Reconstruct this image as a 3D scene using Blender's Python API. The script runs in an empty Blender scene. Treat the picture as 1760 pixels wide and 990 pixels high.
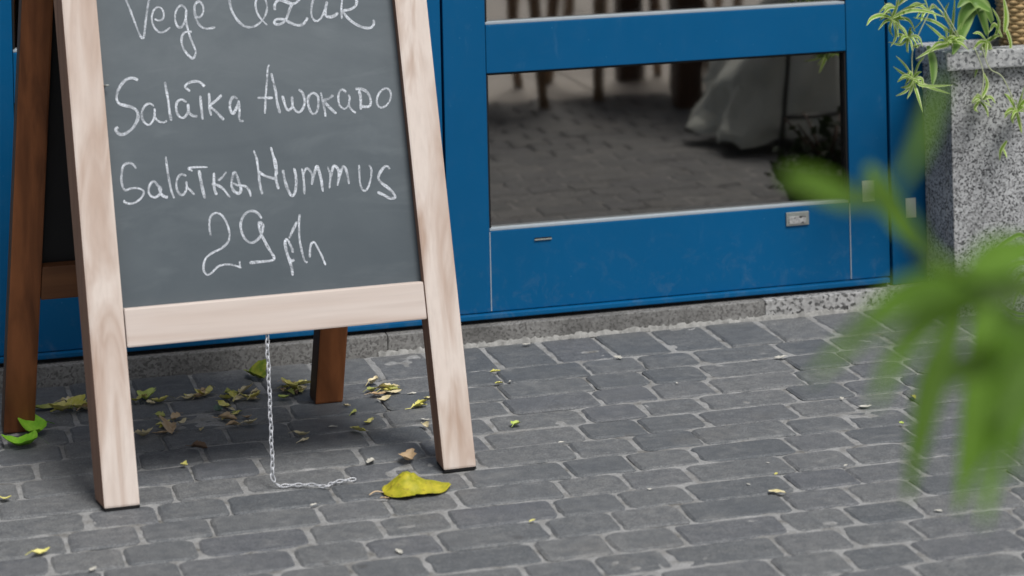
import bpy, bmesh, math, random
from mathutils import Vector, Matrix, noise

scene = bpy.context.scene
COL = scene.collection

# ------------------------------------------------------------------ camera
cam_data = bpy.data.cameras.new("camera")
cam = bpy.data.objects.new("camera", cam_data)
COL.objects.link(cam)
cam.matrix_world = Matrix(((0.96470797, 0.02107688, -0.26247722, 0.0),
                           (-0.26241460, -0.00573322, -0.96493819, 0.0),
                           (-0.02184272, 0.99976142, 0.0, 1.30),
                           (0, 0, 0, 1)))
cam_data.sensor_fit = 'HORIZONTAL'
cam_data.sensor_width = 36.0
cam_data.lens = 87.471
cam_data.shift_y = -0.58565
cam_data.clip_start = 0.05
cam_data.clip_end = 400.0
cam_data.dof.use_dof = True
cam_data.dof.focus_distance = 4.48
cam_data.dof.aperture_fstop = 4.2
scene.camera = cam

# ------------------------------------------------------------------ world, sun, exposure
SUN_EL = math.radians(58)
SUN_ROT = math.radians(160)          # from the street side, a little from the right
world = bpy.data.worlds.new("World")
scene.world = world
world.use_nodes = True
wn = world.node_tree.nodes; wl = world.node_tree.links
wn.clear()
sky = wn.new("ShaderNodeTexSky"); sky.sky_type = 'NISHITA'; sky.sun_disc = False
sky.sun_elevation = SUN_EL; sky.sun_rotation = SUN_ROT
sky.air_density = 1.0; sky.dust_density = 3.0; sky.ozone_density = 1.0
hs = wn.new("ShaderNodeHueSaturation"); hs.inputs["Saturation"].default_value = 0.45
bg = wn.new("ShaderNodeBackground"); bg.inputs["Strength"].default_value = 0.068
wo = wn.new("ShaderNodeOutputWorld")
wl.new(sky.outputs[0], hs.inputs["Color"]); wl.new(hs.outputs[0], bg.inputs["Color"]); wl.new(bg.outputs[0], wo.inputs["Surface"])

sun_data = bpy.data.lights.new("sun", 'SUN')
sun_data.energy = 2.2
sun_data.angle = math.radians(22)
sun_data.color = (1.0, 0.97, 0.93)
sun = bpy.data.objects.new("sun", sun_data)
COL.objects.link(sun)
sdir = Vector((math.sin(SUN_ROT) * math.cos(SUN_EL), math.cos(SUN_ROT) * math.cos(SUN_EL), math.sin(SUN_EL)))
sun.rotation_euler = sdir.to_track_quat('Z', 'Y').to_euler()
sun.location = (2, -2, 6)

scene.view_settings.view_transform = 'Standard'
scene.view_settings.look = 'None'
scene.view_settings.exposure = 0.40
scene.view_settings.gamma = 1.0
scene.view_settings.use_curve_mapping = False
scene.cycles.max_bounces = 8
scene.cycles.transparent_max_bounces = 12

random.seed(11)

# ------------------------------------------------------------------ helpers
def tag(o, label=None, cat=None, group=None, kind=None):
    if label: o["label"] = label
    if cat: o["category"] = cat
    if group: o["group"] = group
    if kind: o["kind"] = kind
    return o

def obj(name, data, mat=None, parent=None, loc=None, rot=None):
    o = bpy.data.objects.new(name, data)
    COL.objects.link(o)
    if mat is not None and data is not None:
        for m in (mat if isinstance(mat, (list, tuple)) else [mat]):
            if len(data.materials) < (len(mat) if isinstance(mat, (list, tuple)) else 1):
                data.materials.append(m)
    if parent: o.parent = parent
    if loc is not None: o.location = loc
    if rot is not None: o.rotation_euler = rot
    return o

def empty(name, loc):
    o = bpy.data.objects.new(name, None)
    o.empty_display_size = 0.1
    COL.objects.link(o); o.location = loc
    return o

def mesh_of(bm, name, smooth=False):
    bmesh.ops.recalc_face_normals(bm, faces=bm.faces)
    me = bpy.data.meshes.new(name)
    bm.to_mesh(me); bm.free()
    if smooth:
        for p in me.polygons: p.use_smooth = True
    return me

def hexa(bm, p, ex, ey, ez, bevel=0.0, seg=2):
    """box from corner p along three (possibly skewed) edge vectors"""
    p = Vector(p); ex = Vector(ex); ey = Vector(ey); ez = Vector(ez)
    vs = [bm.verts.new(p + a * ex + b * ey + c * ez) for c in (0, 1) for b in (0, 1) for a in (0, 1)]
    fs = []
    for idx in ((0, 2, 3, 1), (4, 5, 7, 6), (0, 1, 5, 4), (2, 6, 7, 3), (0, 4, 6, 2), (1, 3, 7, 5)):
        fs.append(bm.faces.new([vs[i] for i in idx]))
    if bevel > 0:
        es = list({e for f in fs for e in f.edges})
        bmesh.ops.bevel(bm, geom=es, offset=bevel, segments=seg, affect='EDGES', profile=0.6)
    return fs

def box(bm, lo, hi, bevel=0.0, seg=2):
    lo = Vector(lo); hi = Vector(hi); d = hi - lo
    return hexa(bm, lo, (d.x, 0, 0), (0, d.y, 0), (0, 0, d.z), bevel, seg)

def box_obj(name, lo, hi, mat, parent=None, bevel=0.0, base=(0, 0, 0)):
    bm = bmesh.new()
    b = Vector(base)
    box(bm, Vector(lo) - b, Vector(hi) - b, bevel)
    return obj(name, mesh_of(bm, name), mat, parent)

def tube(bm, pts, rad, sides=8, cap=True):
    pts = [Vector(p) for p in pts]
    rings = []
    up = Vector((0.13, 0.21, 0.97))
    for i, p in enumerate(pts):
        t = (pts[min(i + 1, len(pts) - 1)] - pts[max(i - 1, 0)]).normalized()
        a = t.cross(up)
        if a.length < 1e-3: a = t.cross(Vector((1, 0, 0)))
        a.normalize(); b = t.cross(a)
        r = rad[i] if isinstance(rad, (list, tuple)) else rad
        rings.append([bm.verts.new(p + r * (math.cos(k * 2 * math.pi / sides) * a + math.sin(k * 2 * math.pi / sides) * b)) for k in range(sides)])
    for r0, r1 in zip(rings, rings[1:]):
        for k in range(sides):
            bm.faces.new((r0[k], r0[(k + 1) % sides], r1[(k + 1) % sides], r1[k]))
    if cap:
        bm.faces.new(rings[0][::-1]); bm.faces.new(rings[-1])

def spline(pts, n=6):
    """Catmull-Rom through points (tuples of any dimension)"""
    P = [Vector(p) if len(p) == 3 else Vector((p[0], p[1], 0)) for p in pts]
    if len(P) == 2: P = [P[0], (P[0] + P[1]) / 2, P[1]]
    out = []
    for i in range(len(P) - 1):
        p0 = P[i - 1] if i else 2 * P[0] - P[1]
        p1, p2 = P[i], P[i + 1]
        p3 = P[i + 2] if i + 2 < len(P) else 2 * P[-1] - P[-2]
        for k in range(n):
            t = k / n
            out.append(0.5 * ((2 * p1) + (-p0 + p2) * t + (2 * p0 - 5 * p1 + 4 * p2 - p3) * t * t + (-p0 + 3 * p1 - 3 * p2 + p3) * t ** 3))
    out.append(P[-1])
    return out

# ------------------------------------------------------------------ materials
def new_mat(name, rough=0.6, spec=0.4):
    m = bpy.data.materials.new(name); m.use_nodes = True
    nt = m.node_tree
    b = nt.nodes["Principled BSDF"]
    b.inputs["Roughness"].default_value = rough
    b.inputs["Specular IOR Level"].default_value = spec
    return m, nt, b

def coords(nt, kind="Object", scale=(1, 1, 1), rot=(0, 0, 0)):
    if kind == "World":
        tc = nt.nodes.new("ShaderNodeNewGeometry"); src = tc.outputs["Position"]
    else:
        tc = nt.nodes.new("ShaderNodeTexCoord"); src = tc.outputs[kind]
    mp = nt.nodes.new("ShaderNodeMapping")
    mp.inputs["Scale"].default_value = scale
    mp.inputs["Rotation"].default_value = rot
    nt.links.new(src, mp.inputs["Vector"])
    return mp.outputs[0]

def noise_tex(nt, vec, scale=5.0, detail=4.0, rough=0.55, dist=0.0):
    n = nt.nodes.new("ShaderNodeTexNoise")
    n.inputs["Scale"].default_value = scale; n.inputs["Detail"].default_value = detail
    n.inputs["Roughness"].default_value = rough; n.inputs["Distortion"].default_value = dist
    nt.links.new(vec, n.inputs["Vector"])
    return n.outputs["Fac"]

def ramp(nt, fac, stops):
    r = nt.nodes.new("ShaderNodeValToRGB")
    e = r.color_ramp.elements
    while len(e) < len(stops): e.new(0.5)
    for el, (p, c) in zip(e, stops):
        el.position = p
        el.color = (c, c, c, 1) if isinstance(c, (int, float)) else (*c, 1)
    nt.links.new(fac, r.inputs["Fac"])
    return r.outputs["Color"]

def mix(nt, fac, a, b, mode='MIX'):
    m = nt.nodes.new("ShaderNodeMix"); m.data_type = 'RGBA'; m.blend_type = mode
    for sock, v in ((m.inputs["Factor"], fac), (m.inputs["A"], a), (m.inputs["B"], b)):
        pass
    ia, ib = m.inputs[6], m.inputs[7]
    if hasattr(fac, "links") or hasattr(fac, "is_linked"): nt.links.new(fac, m.inputs[0])
    else: m.inputs[0].default_value = fac
    for s, v in ((ia, a), (ib, b)):
        if hasattr(v, "is_linked"): nt.links.new(v, s)
        else: s.default_value = (*v, 1)
    return m.outputs[2]

def bump(nt, b, h, strength=0.3, dist=0.002):
    n = nt.nodes.new("ShaderNodeBump")
    n.inputs["Strength"].default_value = strength; n.inputs["Distance"].default_value = dist
    nt.links.new(h, n.inputs["Height"]); nt.links.new(n.outputs[0], b.inputs["Normal"])

def mat_plain(name, col, rough=0.6, spec=0.3, var=0.12, scale=30, metal=0.0):
    m, nt, b = new_mat(name, rough, spec)
    n = noise_tex(nt, coords(nt), scale)
    c = mix(nt, n, tuple(x * (1 - var) for x in col), tuple(min(1, x * (1 + var)) for x in col))
    nt.links.new(c, b.inputs["Base Color"])
    b.inputs["Metallic"].default_value = metal
    return m

def mat_wood(name, light, dark, axis='Z', rough=0.6, grain=1.0, contrast=(0.35, 0.7)):
    m, nt, b = new_mat(name, rough, 0.3)
    st = {'X': (0.035, 1, 1), 'Y': (1, 0.035, 1), 'Z': (1, 1, 0.035)}[axis]
    info = nt.nodes.new("ShaderNodeObjectInfo")
    v = coords(nt, "Object", st)
    add = nt.nodes.new("ShaderNodeVectorMath"); add.operation = 'ADD'
    mul = nt.nodes.new("ShaderNodeVectorMath"); mul.operation = 'SCALE'
    mul.inputs[0].default_value = (3.1, 5.7, 2.3)
    nt.links.new(info.outputs["Random"], mul.inputs["Scale"])
    nt.links.new(v, add.inputs[0]); nt.links.new(mul.outputs[0], add.inputs[1])
    v2 = add.outputs[0]
    broad = noise_tex(nt, v2, 26 * grain, 3, 0.5, 1.2)
    fine = noise_tex(nt, v2, 210 * grain, 3, 0.6)
    blot = noise_tex(nt, coords(nt, "Object"), 9, 3, 0.6)
    c = mix(nt, ramp(nt, broad, ((contrast[0], 0.0), (contrast[1], 1.0))), light, dark)
    c = mix(nt, ramp(nt, fine, ((0.45, 0.0), (0.8, 0.14))), c, tuple(x * 0.5 for x in dark))
    c = mix(nt, ramp(nt, blot, ((0.5, 0.0), (0.8, 0.25))), c, dark)
    nt.links.new(c, b.inputs["Base Color"])
    bump(nt, b, fine, 0.15, 0.001)
    return m

def mat_granite(name, light, mid, dark, scale=170.0, dirt=0.3, rough=0.7):
    m, nt, b = new_mat(name, rough, 0.35)
    v = coords(nt, "World")
    vo = nt.nodes.new("ShaderNodeTexVoronoi"); vo.inputs["Scale"].default_value = scale
    nt.links.new(v, vo.inputs["Vector"])
    sep = nt.nodes.new("ShaderNodeSeparateColor"); nt.links.new(vo.outputs["Color"], sep.inputs[0])
    n2 = noise_tex(nt, v, scale * 0.45, 3, 0.6)
    c = ramp(nt, sep.outputs[0], ((0.0, dark), (0.20, dark), (0.26, mid), (0.5, mid), (0.56, light), (1.0, light)))
    c = mix(nt, ramp(nt, n2, ((0.42, 0.0), (0.66, 0.55))), c, mid)
    d = noise_tex(nt, v, 7, 5, 0.65)
    c = mix(nt, ramp(nt, d, ((0.42, 0.0), (0.75, dirt))), c, tuple(x * 0.35 for x in mid))
    nt.links.new(c, b.inputs["Base Color"])
    bump(nt, b, n2, 0.3, 0.0015)
    return m

def mat_blue(name, col):
    m, nt, b = new_mat(name, 0.45, 0.18)
    v = coords(nt, "World")
    n = noise_tex(nt, v, 3.0, 4)
    c = mix(nt, n, tuple(x * 0.86 for x in col), tuple(x * 1.12 for x in col))
    vs = coords(nt, "World", (1.0, 1.0, 0.35))
    spots = noise_tex(nt, vs, 38, 4, 0.6)
    wide = noise_tex(nt, v, 4.5, 2, 0.5)
    mm = nt.nodes.new("ShaderNodeMath"); mm.operation = 'MULTIPLY'
    nt.links.new(ramp(nt, spots, ((0.64, 0.0), (0.82, 0.18))), mm.inputs[0])
    nt.links.new(ramp(nt, wide, ((0.42, 0.0), (0.62, 1.0))), mm.inputs[1])
    c = mix(nt, mm.outputs[0], c, (0.16, 0.27, 0.36))
    fleck = nt.nodes.new("ShaderNodeTexVoronoi"); fleck.inputs["Scale"].default_value = 34
    nt.links.new(v, fleck.inputs["Vector"])
    c = mix(nt, ramp(nt, fleck.outputs["Distance"], ((0.0, 0.35), (0.035, 0.3), (0.06, 0.0))), c, (0.08, 0.24, 0.40))
    nt.links.new(c, b.inputs["Base Color"])
    sx = nt.nodes.new("ShaderNodeSeparateXYZ"); nt.links.new(v, sx.inputs[0])
    low = nt.nodes.new("ShaderNodeMapRange"); low.inputs["From Min"].default_value = 0.05; low.inputs["From Max"].default_value = 0.20
    low.inputs["To Min"].default_value = 1.0; low.inputs["To Max"].default_value = 0.12; nt.links.new(sx.outputs["Z"], low.inputs["Value"])
    spl = noise_tex(nt, v, 26, 7, 0.78, 0.6)
    m2 = nt.nodes.new("ShaderNodeMath"); m2.operation = 'MULTIPLY'
    nt.links.new(low.outputs[0], m2.inputs[0]); nt.links.new(ramp(nt, spl, ((0.52, 0.0), (0.78, 0.26))), m2.inputs[1])
    c = mix(nt, m2.outputs[0], c, (0.20, 0.24, 0.26))
    nt.links.new(c, b.inputs["Base Color"])
    r = ramp(nt, spots, ((0.3, 0.34), (0.8, 0.55)))
    nt.links.new(r, b.inputs["Roughness"])
    return m

def mat_paver(name):
    m, nt, b = new_mat(name, 0.62, 0.35)
    v = coords(nt, "World")
    info = nt.nodes.new("ShaderNodeObjectInfo"); geo = nt.nodes.new("ShaderNodeNewGeometry")
    add = nt.nodes.new("ShaderNodeMath"); add.operation = 'ADD'
    nt.links.new(info.outputs["Random"], add.inputs[0]); nt.links.new(geo.outputs["Random Per Island"], add.inputs[1])
    fr = nt.nodes.new("ShaderNodeMath"); fr.operation = 'FRACT'; nt.links.new(add.outputs[0], fr.inputs[0])
    base = ramp(nt, fr.outputs[0], ((0.0, PAVER[0]), (0.3, PAVER[1]), (0.6, PAVER[2]), (0.85, PAVER[3]), (1.0, PAVER[1])))
    big = noise_tex(nt, v, 9, 4, 0.6)
    c = mix(nt, ramp(nt, big, ((0.3, 0.0), (0.75, 0.45))), base, (0.205, 0.210, 0.210))
    warm = noise_tex(nt, v, 2.6, 3, 0.6)
    c = mix(nt, ramp(nt, warm, ((0.58, 0.0), (0.74, 0.5))), c, (0.190, 0.175, 0.152))
    streak = noise_tex(nt, coords(nt, "World", (0.25, 1, 1)), 90, 3, 0.6)
    c = mix(nt, ramp(nt, streak, ((0.35, 0.0), (0.8, 0.30))), c, (0.235, 0.25, 0.265))
    grit = noise_tex(nt, v, 420, 3, 0.7)
    c = mix(nt, ramp(nt, grit, ((0.34, 0.75), (0.54, 0.0))), c, (0.035, 0.037, 0.04))
    c = mix(nt, ramp(nt, grit, ((0.58, 0.0), (0.74, 0.6))), c, (0.32, 0.33, 0.34))
    mott = noise_tex(nt, v, 45, 4, 0.7)
    c = mix(nt, ramp(nt, mott, ((0.40, 0.45), (0.58, 0.0))), c, (0.070, 0.078, 0.088))
    gum = nt.nodes.new("ShaderNodeTexVoronoi"); gum.inputs["Scale"].default_value = 7.5; nt.links.new(v, gum.inputs["Vector"])
    c = mix(nt, ramp(nt, gum.outputs["Distance"], ((0.0, 0.55), (0.055, 0.5), (0.085, 0.0))), c, (0.060, 0.060, 0.062))
    dust = noise_tex(nt, coords(nt, "World", (0.8, 1, 1)), 17, 6, 0.75, 0.8)
    c = mix(nt, ramp(nt, dust, ((0.55, 0.0), (0.78, 0.5))), c, (0.30, 0.30, 0.29))
    nt.links.new(c, b.inputs["Base Color"])
    nt.links.new(ramp(nt, big, ((0.3, 0.5), (0.7, 0.75))), b.inputs["Roughness"])
    bump(nt, b, grit, 0.35, 0.0012)
    return m

PAVER = ((0.092, 0.104, 0.117), (0.140, 0.149, 0.157), (0.190, 0.195, 0.196), (0.116, 0.124, 0.142))

def mat_sand(name):
    m, nt, b = new_mat(name, 0.9, 0.2)
    v = coords(nt, "World")
    n = noise_tex(nt, v, 22, 5, 0.65)
    g = noise_tex(nt, v, 420, 2, 0.6)
    c = ramp(nt, n, ((0.30, (0.10, 0.098, 0.085)), (0.40, (0.24, 0.240, 0.235)), (0.52, (0.31, 0.315, 0.315)), (0.75, (0.41, 0.415, 0.42))))
    c = mix(nt, ramp(nt, g, ((0.35, 0.5), (0.55, 0.0))), c, (0.11, 0.11, 0.11))
    nt.links.new(c, b.inputs["Base Color"])
    bump(nt, b, g, 0.6, 0.002)
    return m

def mat_glass(name):
    m = bpy.data.materials.new(name); m.use_nodes = True
    nt = m.node_tree; nt.nodes.clear()
    out = nt.nodes.new("ShaderNodeOutputMaterial")
    gl = nt.nodes.new("ShaderNodeBsdfGlossy"); gl.inputs["Roughness"].default_value = 0.028
    gl.inputs["Color"].default_value = (0.99, 0.95, 0.90, 1)
    tr = nt.nodes.new("ShaderNodeBsdfTransparent"); tr.inputs["Color"].default_value = (0.42, 0.40, 0.37, 1)
    mx = nt.nodes.new("ShaderNodeMixShader"); mx.inputs[0].default_value = 0.29
    n = noise_tex(nt, coords(nt, "World"), 5.0, 2, 0.5)
    bp = nt.nodes.new("ShaderNodeBump"); bp.inputs["Strength"].default_value = 0.08; bp.inputs["Distance"].default_value = 0.004
    nt.links.new(n, bp.inputs["Height"]); nt.links.new(bp.outputs[0], gl.inputs["Normal"])
    nt.links.new(tr.outputs[0], mx.inputs[1]); nt.links.new(gl.outputs[0], mx.inputs[2])
    nt.links.new(mx.outputs[0], out.inputs["Surface"])
    return m

def mat_chalk(name):
    m, nt, b = new_mat(name, 1.0, 0.0)
    n = noise_tex(nt, coords(nt, "Object"), 700, 3, 0.7)
    n2 = noise_tex(nt, coords(nt, "Object"), 60, 2, 0.6)
    b.inputs["Base Color"].default_value = (0.78, 0.83, 0.90, 1)
    mm = nt.nodes.new("ShaderNodeMath"); mm.operation = 'MULTIPLY'
    nt.links.new(ramp(nt, n, ((0.36, 0.15), (0.56, 1.0))), mm.inputs[0])
    nt.links.new(ramp(nt, n2, ((0.30, 0.40), (0.58, 1.0))), mm.inputs[1])
    nt.links.new(mm.outputs[0], b.inputs["Alpha"])
    return m

def mat_board(name):
    m, nt, b = new_mat(name, 0.55, 0.3)
    v = coords(nt, "Object")
    n = noise_tex(nt, v, 5, 5, 0.6, 0.6)
    wipe = noise_tex(nt, coords(nt, "Object", (0.5, 1, 1.6), (0, 0.4, 0)), 12, 4, 0.6, 1.0)
    c = mix(nt, ramp(nt, n, ((0.3, 0.0), (0.75, 1.0))), (0.068, 0.086, 0.101), (0.094, 0.115, 0.130))
    c = mix(nt, ramp(nt, wipe, ((0.55, 0.0), (0.85, 0.16))), c, (0.33, 0.37, 0.39))
    # paler mottling, stronger towards the top of the board
    sx = nt.nodes.new("ShaderNodeSeparateXYZ"); nt.links.new(v, sx.inputs[0])
    up = nt.nodes.new("ShaderNodeMapRange"); up.inputs["From Min"].default_value = 0.30; up.inputs["From Max"].default_value = 0.90
    up.inputs["To Min"].default_value = 0.15; up.inputs["To Max"].default_value = 1.0; nt.links.new(sx.outputs["Z"], up.inputs["Value"])
    hz = noise_tex(nt, coords(nt, "Object", (0.6, 1, 1.2), (0, 0.5, 0)), 6, 6, 0.65, 0.8)
    mh = nt.nodes.new("ShaderNodeMath"); mh.operation = 'MULTIPLY'
    nt.links.new(up.outputs[0], mh.inputs[0]); nt.links.new(ramp(nt, hz, ((0.28, 0.14), (0.75, 0.36))), mh.inputs[1])
    c = mix(nt, mh.outputs[0], c, (0.36, 0.40, 0.42))
    nt.links.new(c, b.inputs["Base Color"])
    return m

def mat_leaf(name, mid, edge, rough=0.45, trans=0.35, var=0.25):
    """mid colour in the centre stripe, edge colour towards the margin (attribute 'across')"""
    m, nt, b = new_mat(name, rough, 0.4)
    at = nt.nodes.new("ShaderNodeAttribute"); at.attribute_name = "across"
    info = nt.nodes.new("ShaderNodeObjectInfo")
    c = mix(nt, ramp(nt, at.outputs["Fac"], ((0.35, 0.0), (0.75, 1.0))), mid, edge)
    n = noise_tex(nt, coords(nt, "World"), 60, 3, 0.6)
    c = mix(nt, n, c, tuple(x * 0.6 for x in mid), 'MIX') if var > 0.3 else c
    hv = nt.nodes.new("ShaderNodeHueSaturation")
    mr = nt.nodes.new("ShaderNodeMapRange"); mr.inputs["To Min"].default_value = 1 - var; mr.inputs["To Max"].default_value = 1 + var
    nt.links.new(info.outputs["Random"], mr.inputs["Value"]); nt.links.new(mr.outputs[0], hv.inputs["Value"])
    nt.links.new(c, hv.inputs["Color"])
    nt.links.new(hv.outputs[0], b.inputs["Base Color"])
    out = [x for x in nt.nodes if x.type == 'OUTPUT_MATERIAL'][0]
    tl = nt.nodes.new("ShaderNodeBsdfTranslucent"); nt.links.new(hv.outputs[0], tl.inputs["Color"])
    mx = nt.nodes.new("ShaderNodeMixShader"); mx.inputs[0].default_value = trans
    nt.links.new(b.outputs[0], mx.inputs[1]); nt.links.new(tl.outputs[0], mx.inputs[2])
    nt.links.new(mx.outputs[0], out.inputs["Surface"])
    return m

def mat_fallen(name, a, bcol, trans=0.15):
    m, nt, b = new_mat(name, 0.65, 0.25)
    n = noise_tex(nt, coords(nt, "World"), 55, 3, 0.6)
    c = mix(nt, ramp(nt, n, ((0.35, 0.0), (0.65, 1.0))), a, bcol)
    nt.links.new(c, b.inputs["Base Color"])
    return m

M = {}
M['paver'] = mat_paver('paver')
M['sand'] = mat_sand('joint_sand')
M['blue'] = mat_blue('blue_paint', (0.002, 0.100, 0.255))
M['bead'] = mat_plain('grey_blue_bead', (0.36, 0.42, 0.47), 0.35, 0.5)
M['glass'] = mat_glass('shop_glass')
M['rubber'] = mat_plain('black_rubber', (0.012, 0.012, 0.013), 0.7)
M['wash_z'] = mat_wood('whitewashed_wood', (0.72, 0.635, 0.575), (0.49, 0.365, 0.295), 'Z', 0.6, 0.8, (0.42, 0.68))
M['wash_x'] = mat_wood('whitewashed_wood_rail', (0.75, 0.69, 0.65), (0.58, 0.48, 0.42), 'X', 0.6, 0.8)
M['wood_side'] = mat_wood('bare_wood_edge', (0.27, 0.16, 0.115), (0.15, 0.082, 0.056), 'Z', 0.65)
M['brown_z'] = mat_wood('brown_stained_wood', (0.27, 0.098, 0.036), (0.090, 0.032, 0.013), 'Z', 0.42, 0.7)
M['brown_x'] = mat_wood('brown_stained_rail', (0.20, 0.085, 0.036), (0.085, 0.032, 0.014), 'X', 0.5, 0.7)
M['brown_dark'] = mat_wood('dark_brown_wood', (0.06, 0.030, 0.018), (0.028, 0.014, 0.009), 'Z', 0.6)
M['board'] = mat_board('chalkboard')
M['board_back'] = mat_plain('black_board', (0.010, 0.010, 0.011), 0.6)
M['chalk'] = mat_chalk('chalk')
M['steel'] = mat_plain('galvanised_steel', (0.66, 0.68, 0.72), 0.40, 0.5, 0.1, 60, 0.25)
M['plate'] = mat_plain('worn_metal_plate', (0.33, 0.35, 0.33), 0.45, 0.5, 0.25, 90, 0.3)
M['granite'] = mat_granite('speckled_granite', (0.52, 0.53, 0.54), (0.29, 0.295, 0.30), (0.042, 0.043, 0.046), 290, 0.45)
M['granite_rim'] = mat_granite('granite_rim', (0.50, 0.51, 0.51), (0.36, 0.37, 0.375), (0.12, 0.125, 0.13), 220, 0.2)
M['sill_light'] = mat_granite('light_sill_granite', (0.50, 0.50, 0.495), (0.36, 0.36, 0.355), (0.06, 0.06, 0.06), 190, 0.35)
M['sill_grey'] = mat_granite('grey_sill_concrete', (0.27, 0.268, 0.26), (0.20, 0.197, 0.19), (0.115, 0.112, 0.108), 260, 0.75)
M['mortar'] = mat_plain('pale_mortar', (0.31, 0.31, 0.30), 0.95, 0.1, 0.6, 90)
M['plaster'] = mat_plain('facade_plaster', (0.40, 0.385, 0.36), 0.9, 0.1, 0.15, 8)
M['slab'] = mat_plain('pale_terrace_stone', (0.55, 0.53, 0.50), 0.8, 0.2, 0.15, 6)
M['ground'] = mat_plain('ground_soil', (0.10, 0.095, 0.09), 0.95, 0.1, 0.2, 4)
M['wallpaint'] = mat_plain('interior_wall', (0.10, 0.09, 0.08), 0.9, 0.1)
M['intfloor'] = mat_wood('interior_floor', (0.16, 0.11, 0.075), (0.10, 0.065, 0.042), 'X', 0.5)
M['spider'] = mat_leaf('spider_leaf', (0.25, 0.42, 0.05), (0.68, 0.76, 0.40), 0.45, 0.35, 0.22)
M['spider_broad'] = mat_leaf('broad_leaf', (0.14, 0.27, 0.05), (0.30, 0.44, 0.14), 0.45, 0.35, 0.2)
M['stolon'] = mat_plain('stolon', (0.45, 0.50, 0.30), 0.6)
M['fore'] = mat_leaf('foreground_leaf', (0.15, 0.29, 0.035), (0.095, 0.215, 0.012), 0.42, 0.45, 0.45)
M['forestem'] = mat_plain('foreground_stem', (0.09, 0.17, 0.02), 0.6)
M['wicker'] = mat_plain('wicker', (0.48, 0.34, 0.17), 0.7, 0.3, 0.3, 90)
M['soil'] = mat_plain('soil', (0.05, 0.036, 0.025), 0.95, 0.1, 0.4, 90)
M['chairwood'] = mat_wood('chair_wood', (0.26, 0.15, 0.07), (0.14, 0.075, 0.035), 'Z', 0.5)
M['cloth'] = mat_plain('white_cloth', (0.52, 0.55, 0.52), 0.85, 0.1, 0.08, 12)
M['blackmetal'] = mat_plain('black_metal', (0.012, 0.012, 0.013), 0.4, 0.5)
M['darkleaf'] = mat_leaf('dark_leaf', (0.025, 0.045, 0.012), (0.03, 0.05, 0.015), 0.5, 0.15, 0.4)
M['potblack'] = mat_plain('dark_pot', (0.02, 0.02, 0.022), 0.6)
F = {
 'green': mat_fallen('fallen_green', (0.16, 0.42, 0.02), (0.30, 0.58, 0.05)),
 'lime': mat_fallen('fallen_lime', (0.38, 0.50, 0.10), (0.56, 0.64, 0.20)),
 'yellow': mat_fallen('fallen_yellow', (0.54, 0.52, 0.09), (0.76, 0.70, 0.30)),
 'olive': mat_fallen('fallen_olive', (0.28, 0.33, 0.08), (0.46, 0.47, 0.16)),
 'moss': mat_fallen('fallen_moss', (0.12, 0.20, 0.02), (0.34, 0.36, 0.05)),
 'dry': mat_fallen('fallen_dry', (0.50, 0.43, 0.23), (0.76, 0.68, 0.48)),
 'tan': mat_fallen('fallen_tan', (0.46, 0.32, 0.18), (0.62, 0.48, 0.32)),
 'brown': mat_fallen('fallen_brown', (0.12, 0.075, 0.05), (0.18, 0.12, 0.08)),
 'dark': mat_fallen('fallen_dark', (0.06, 0.11, 0.08), (0.18, 0.24, 0.20)),
 'white': mat_fallen('fallen_white', (0.42, 0.41, 0.36), (0.60, 0.59, 0.54)),
 'cream': mat_fallen('fallen_cream', (0.60, 0.52, 0.24), (0.80, 0.76, 0.60)),
 'big': mat_fallen('fallen_big', (0.30, 0.30, 0.012), (0.50, 0.47, 0.05)),
}

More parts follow.
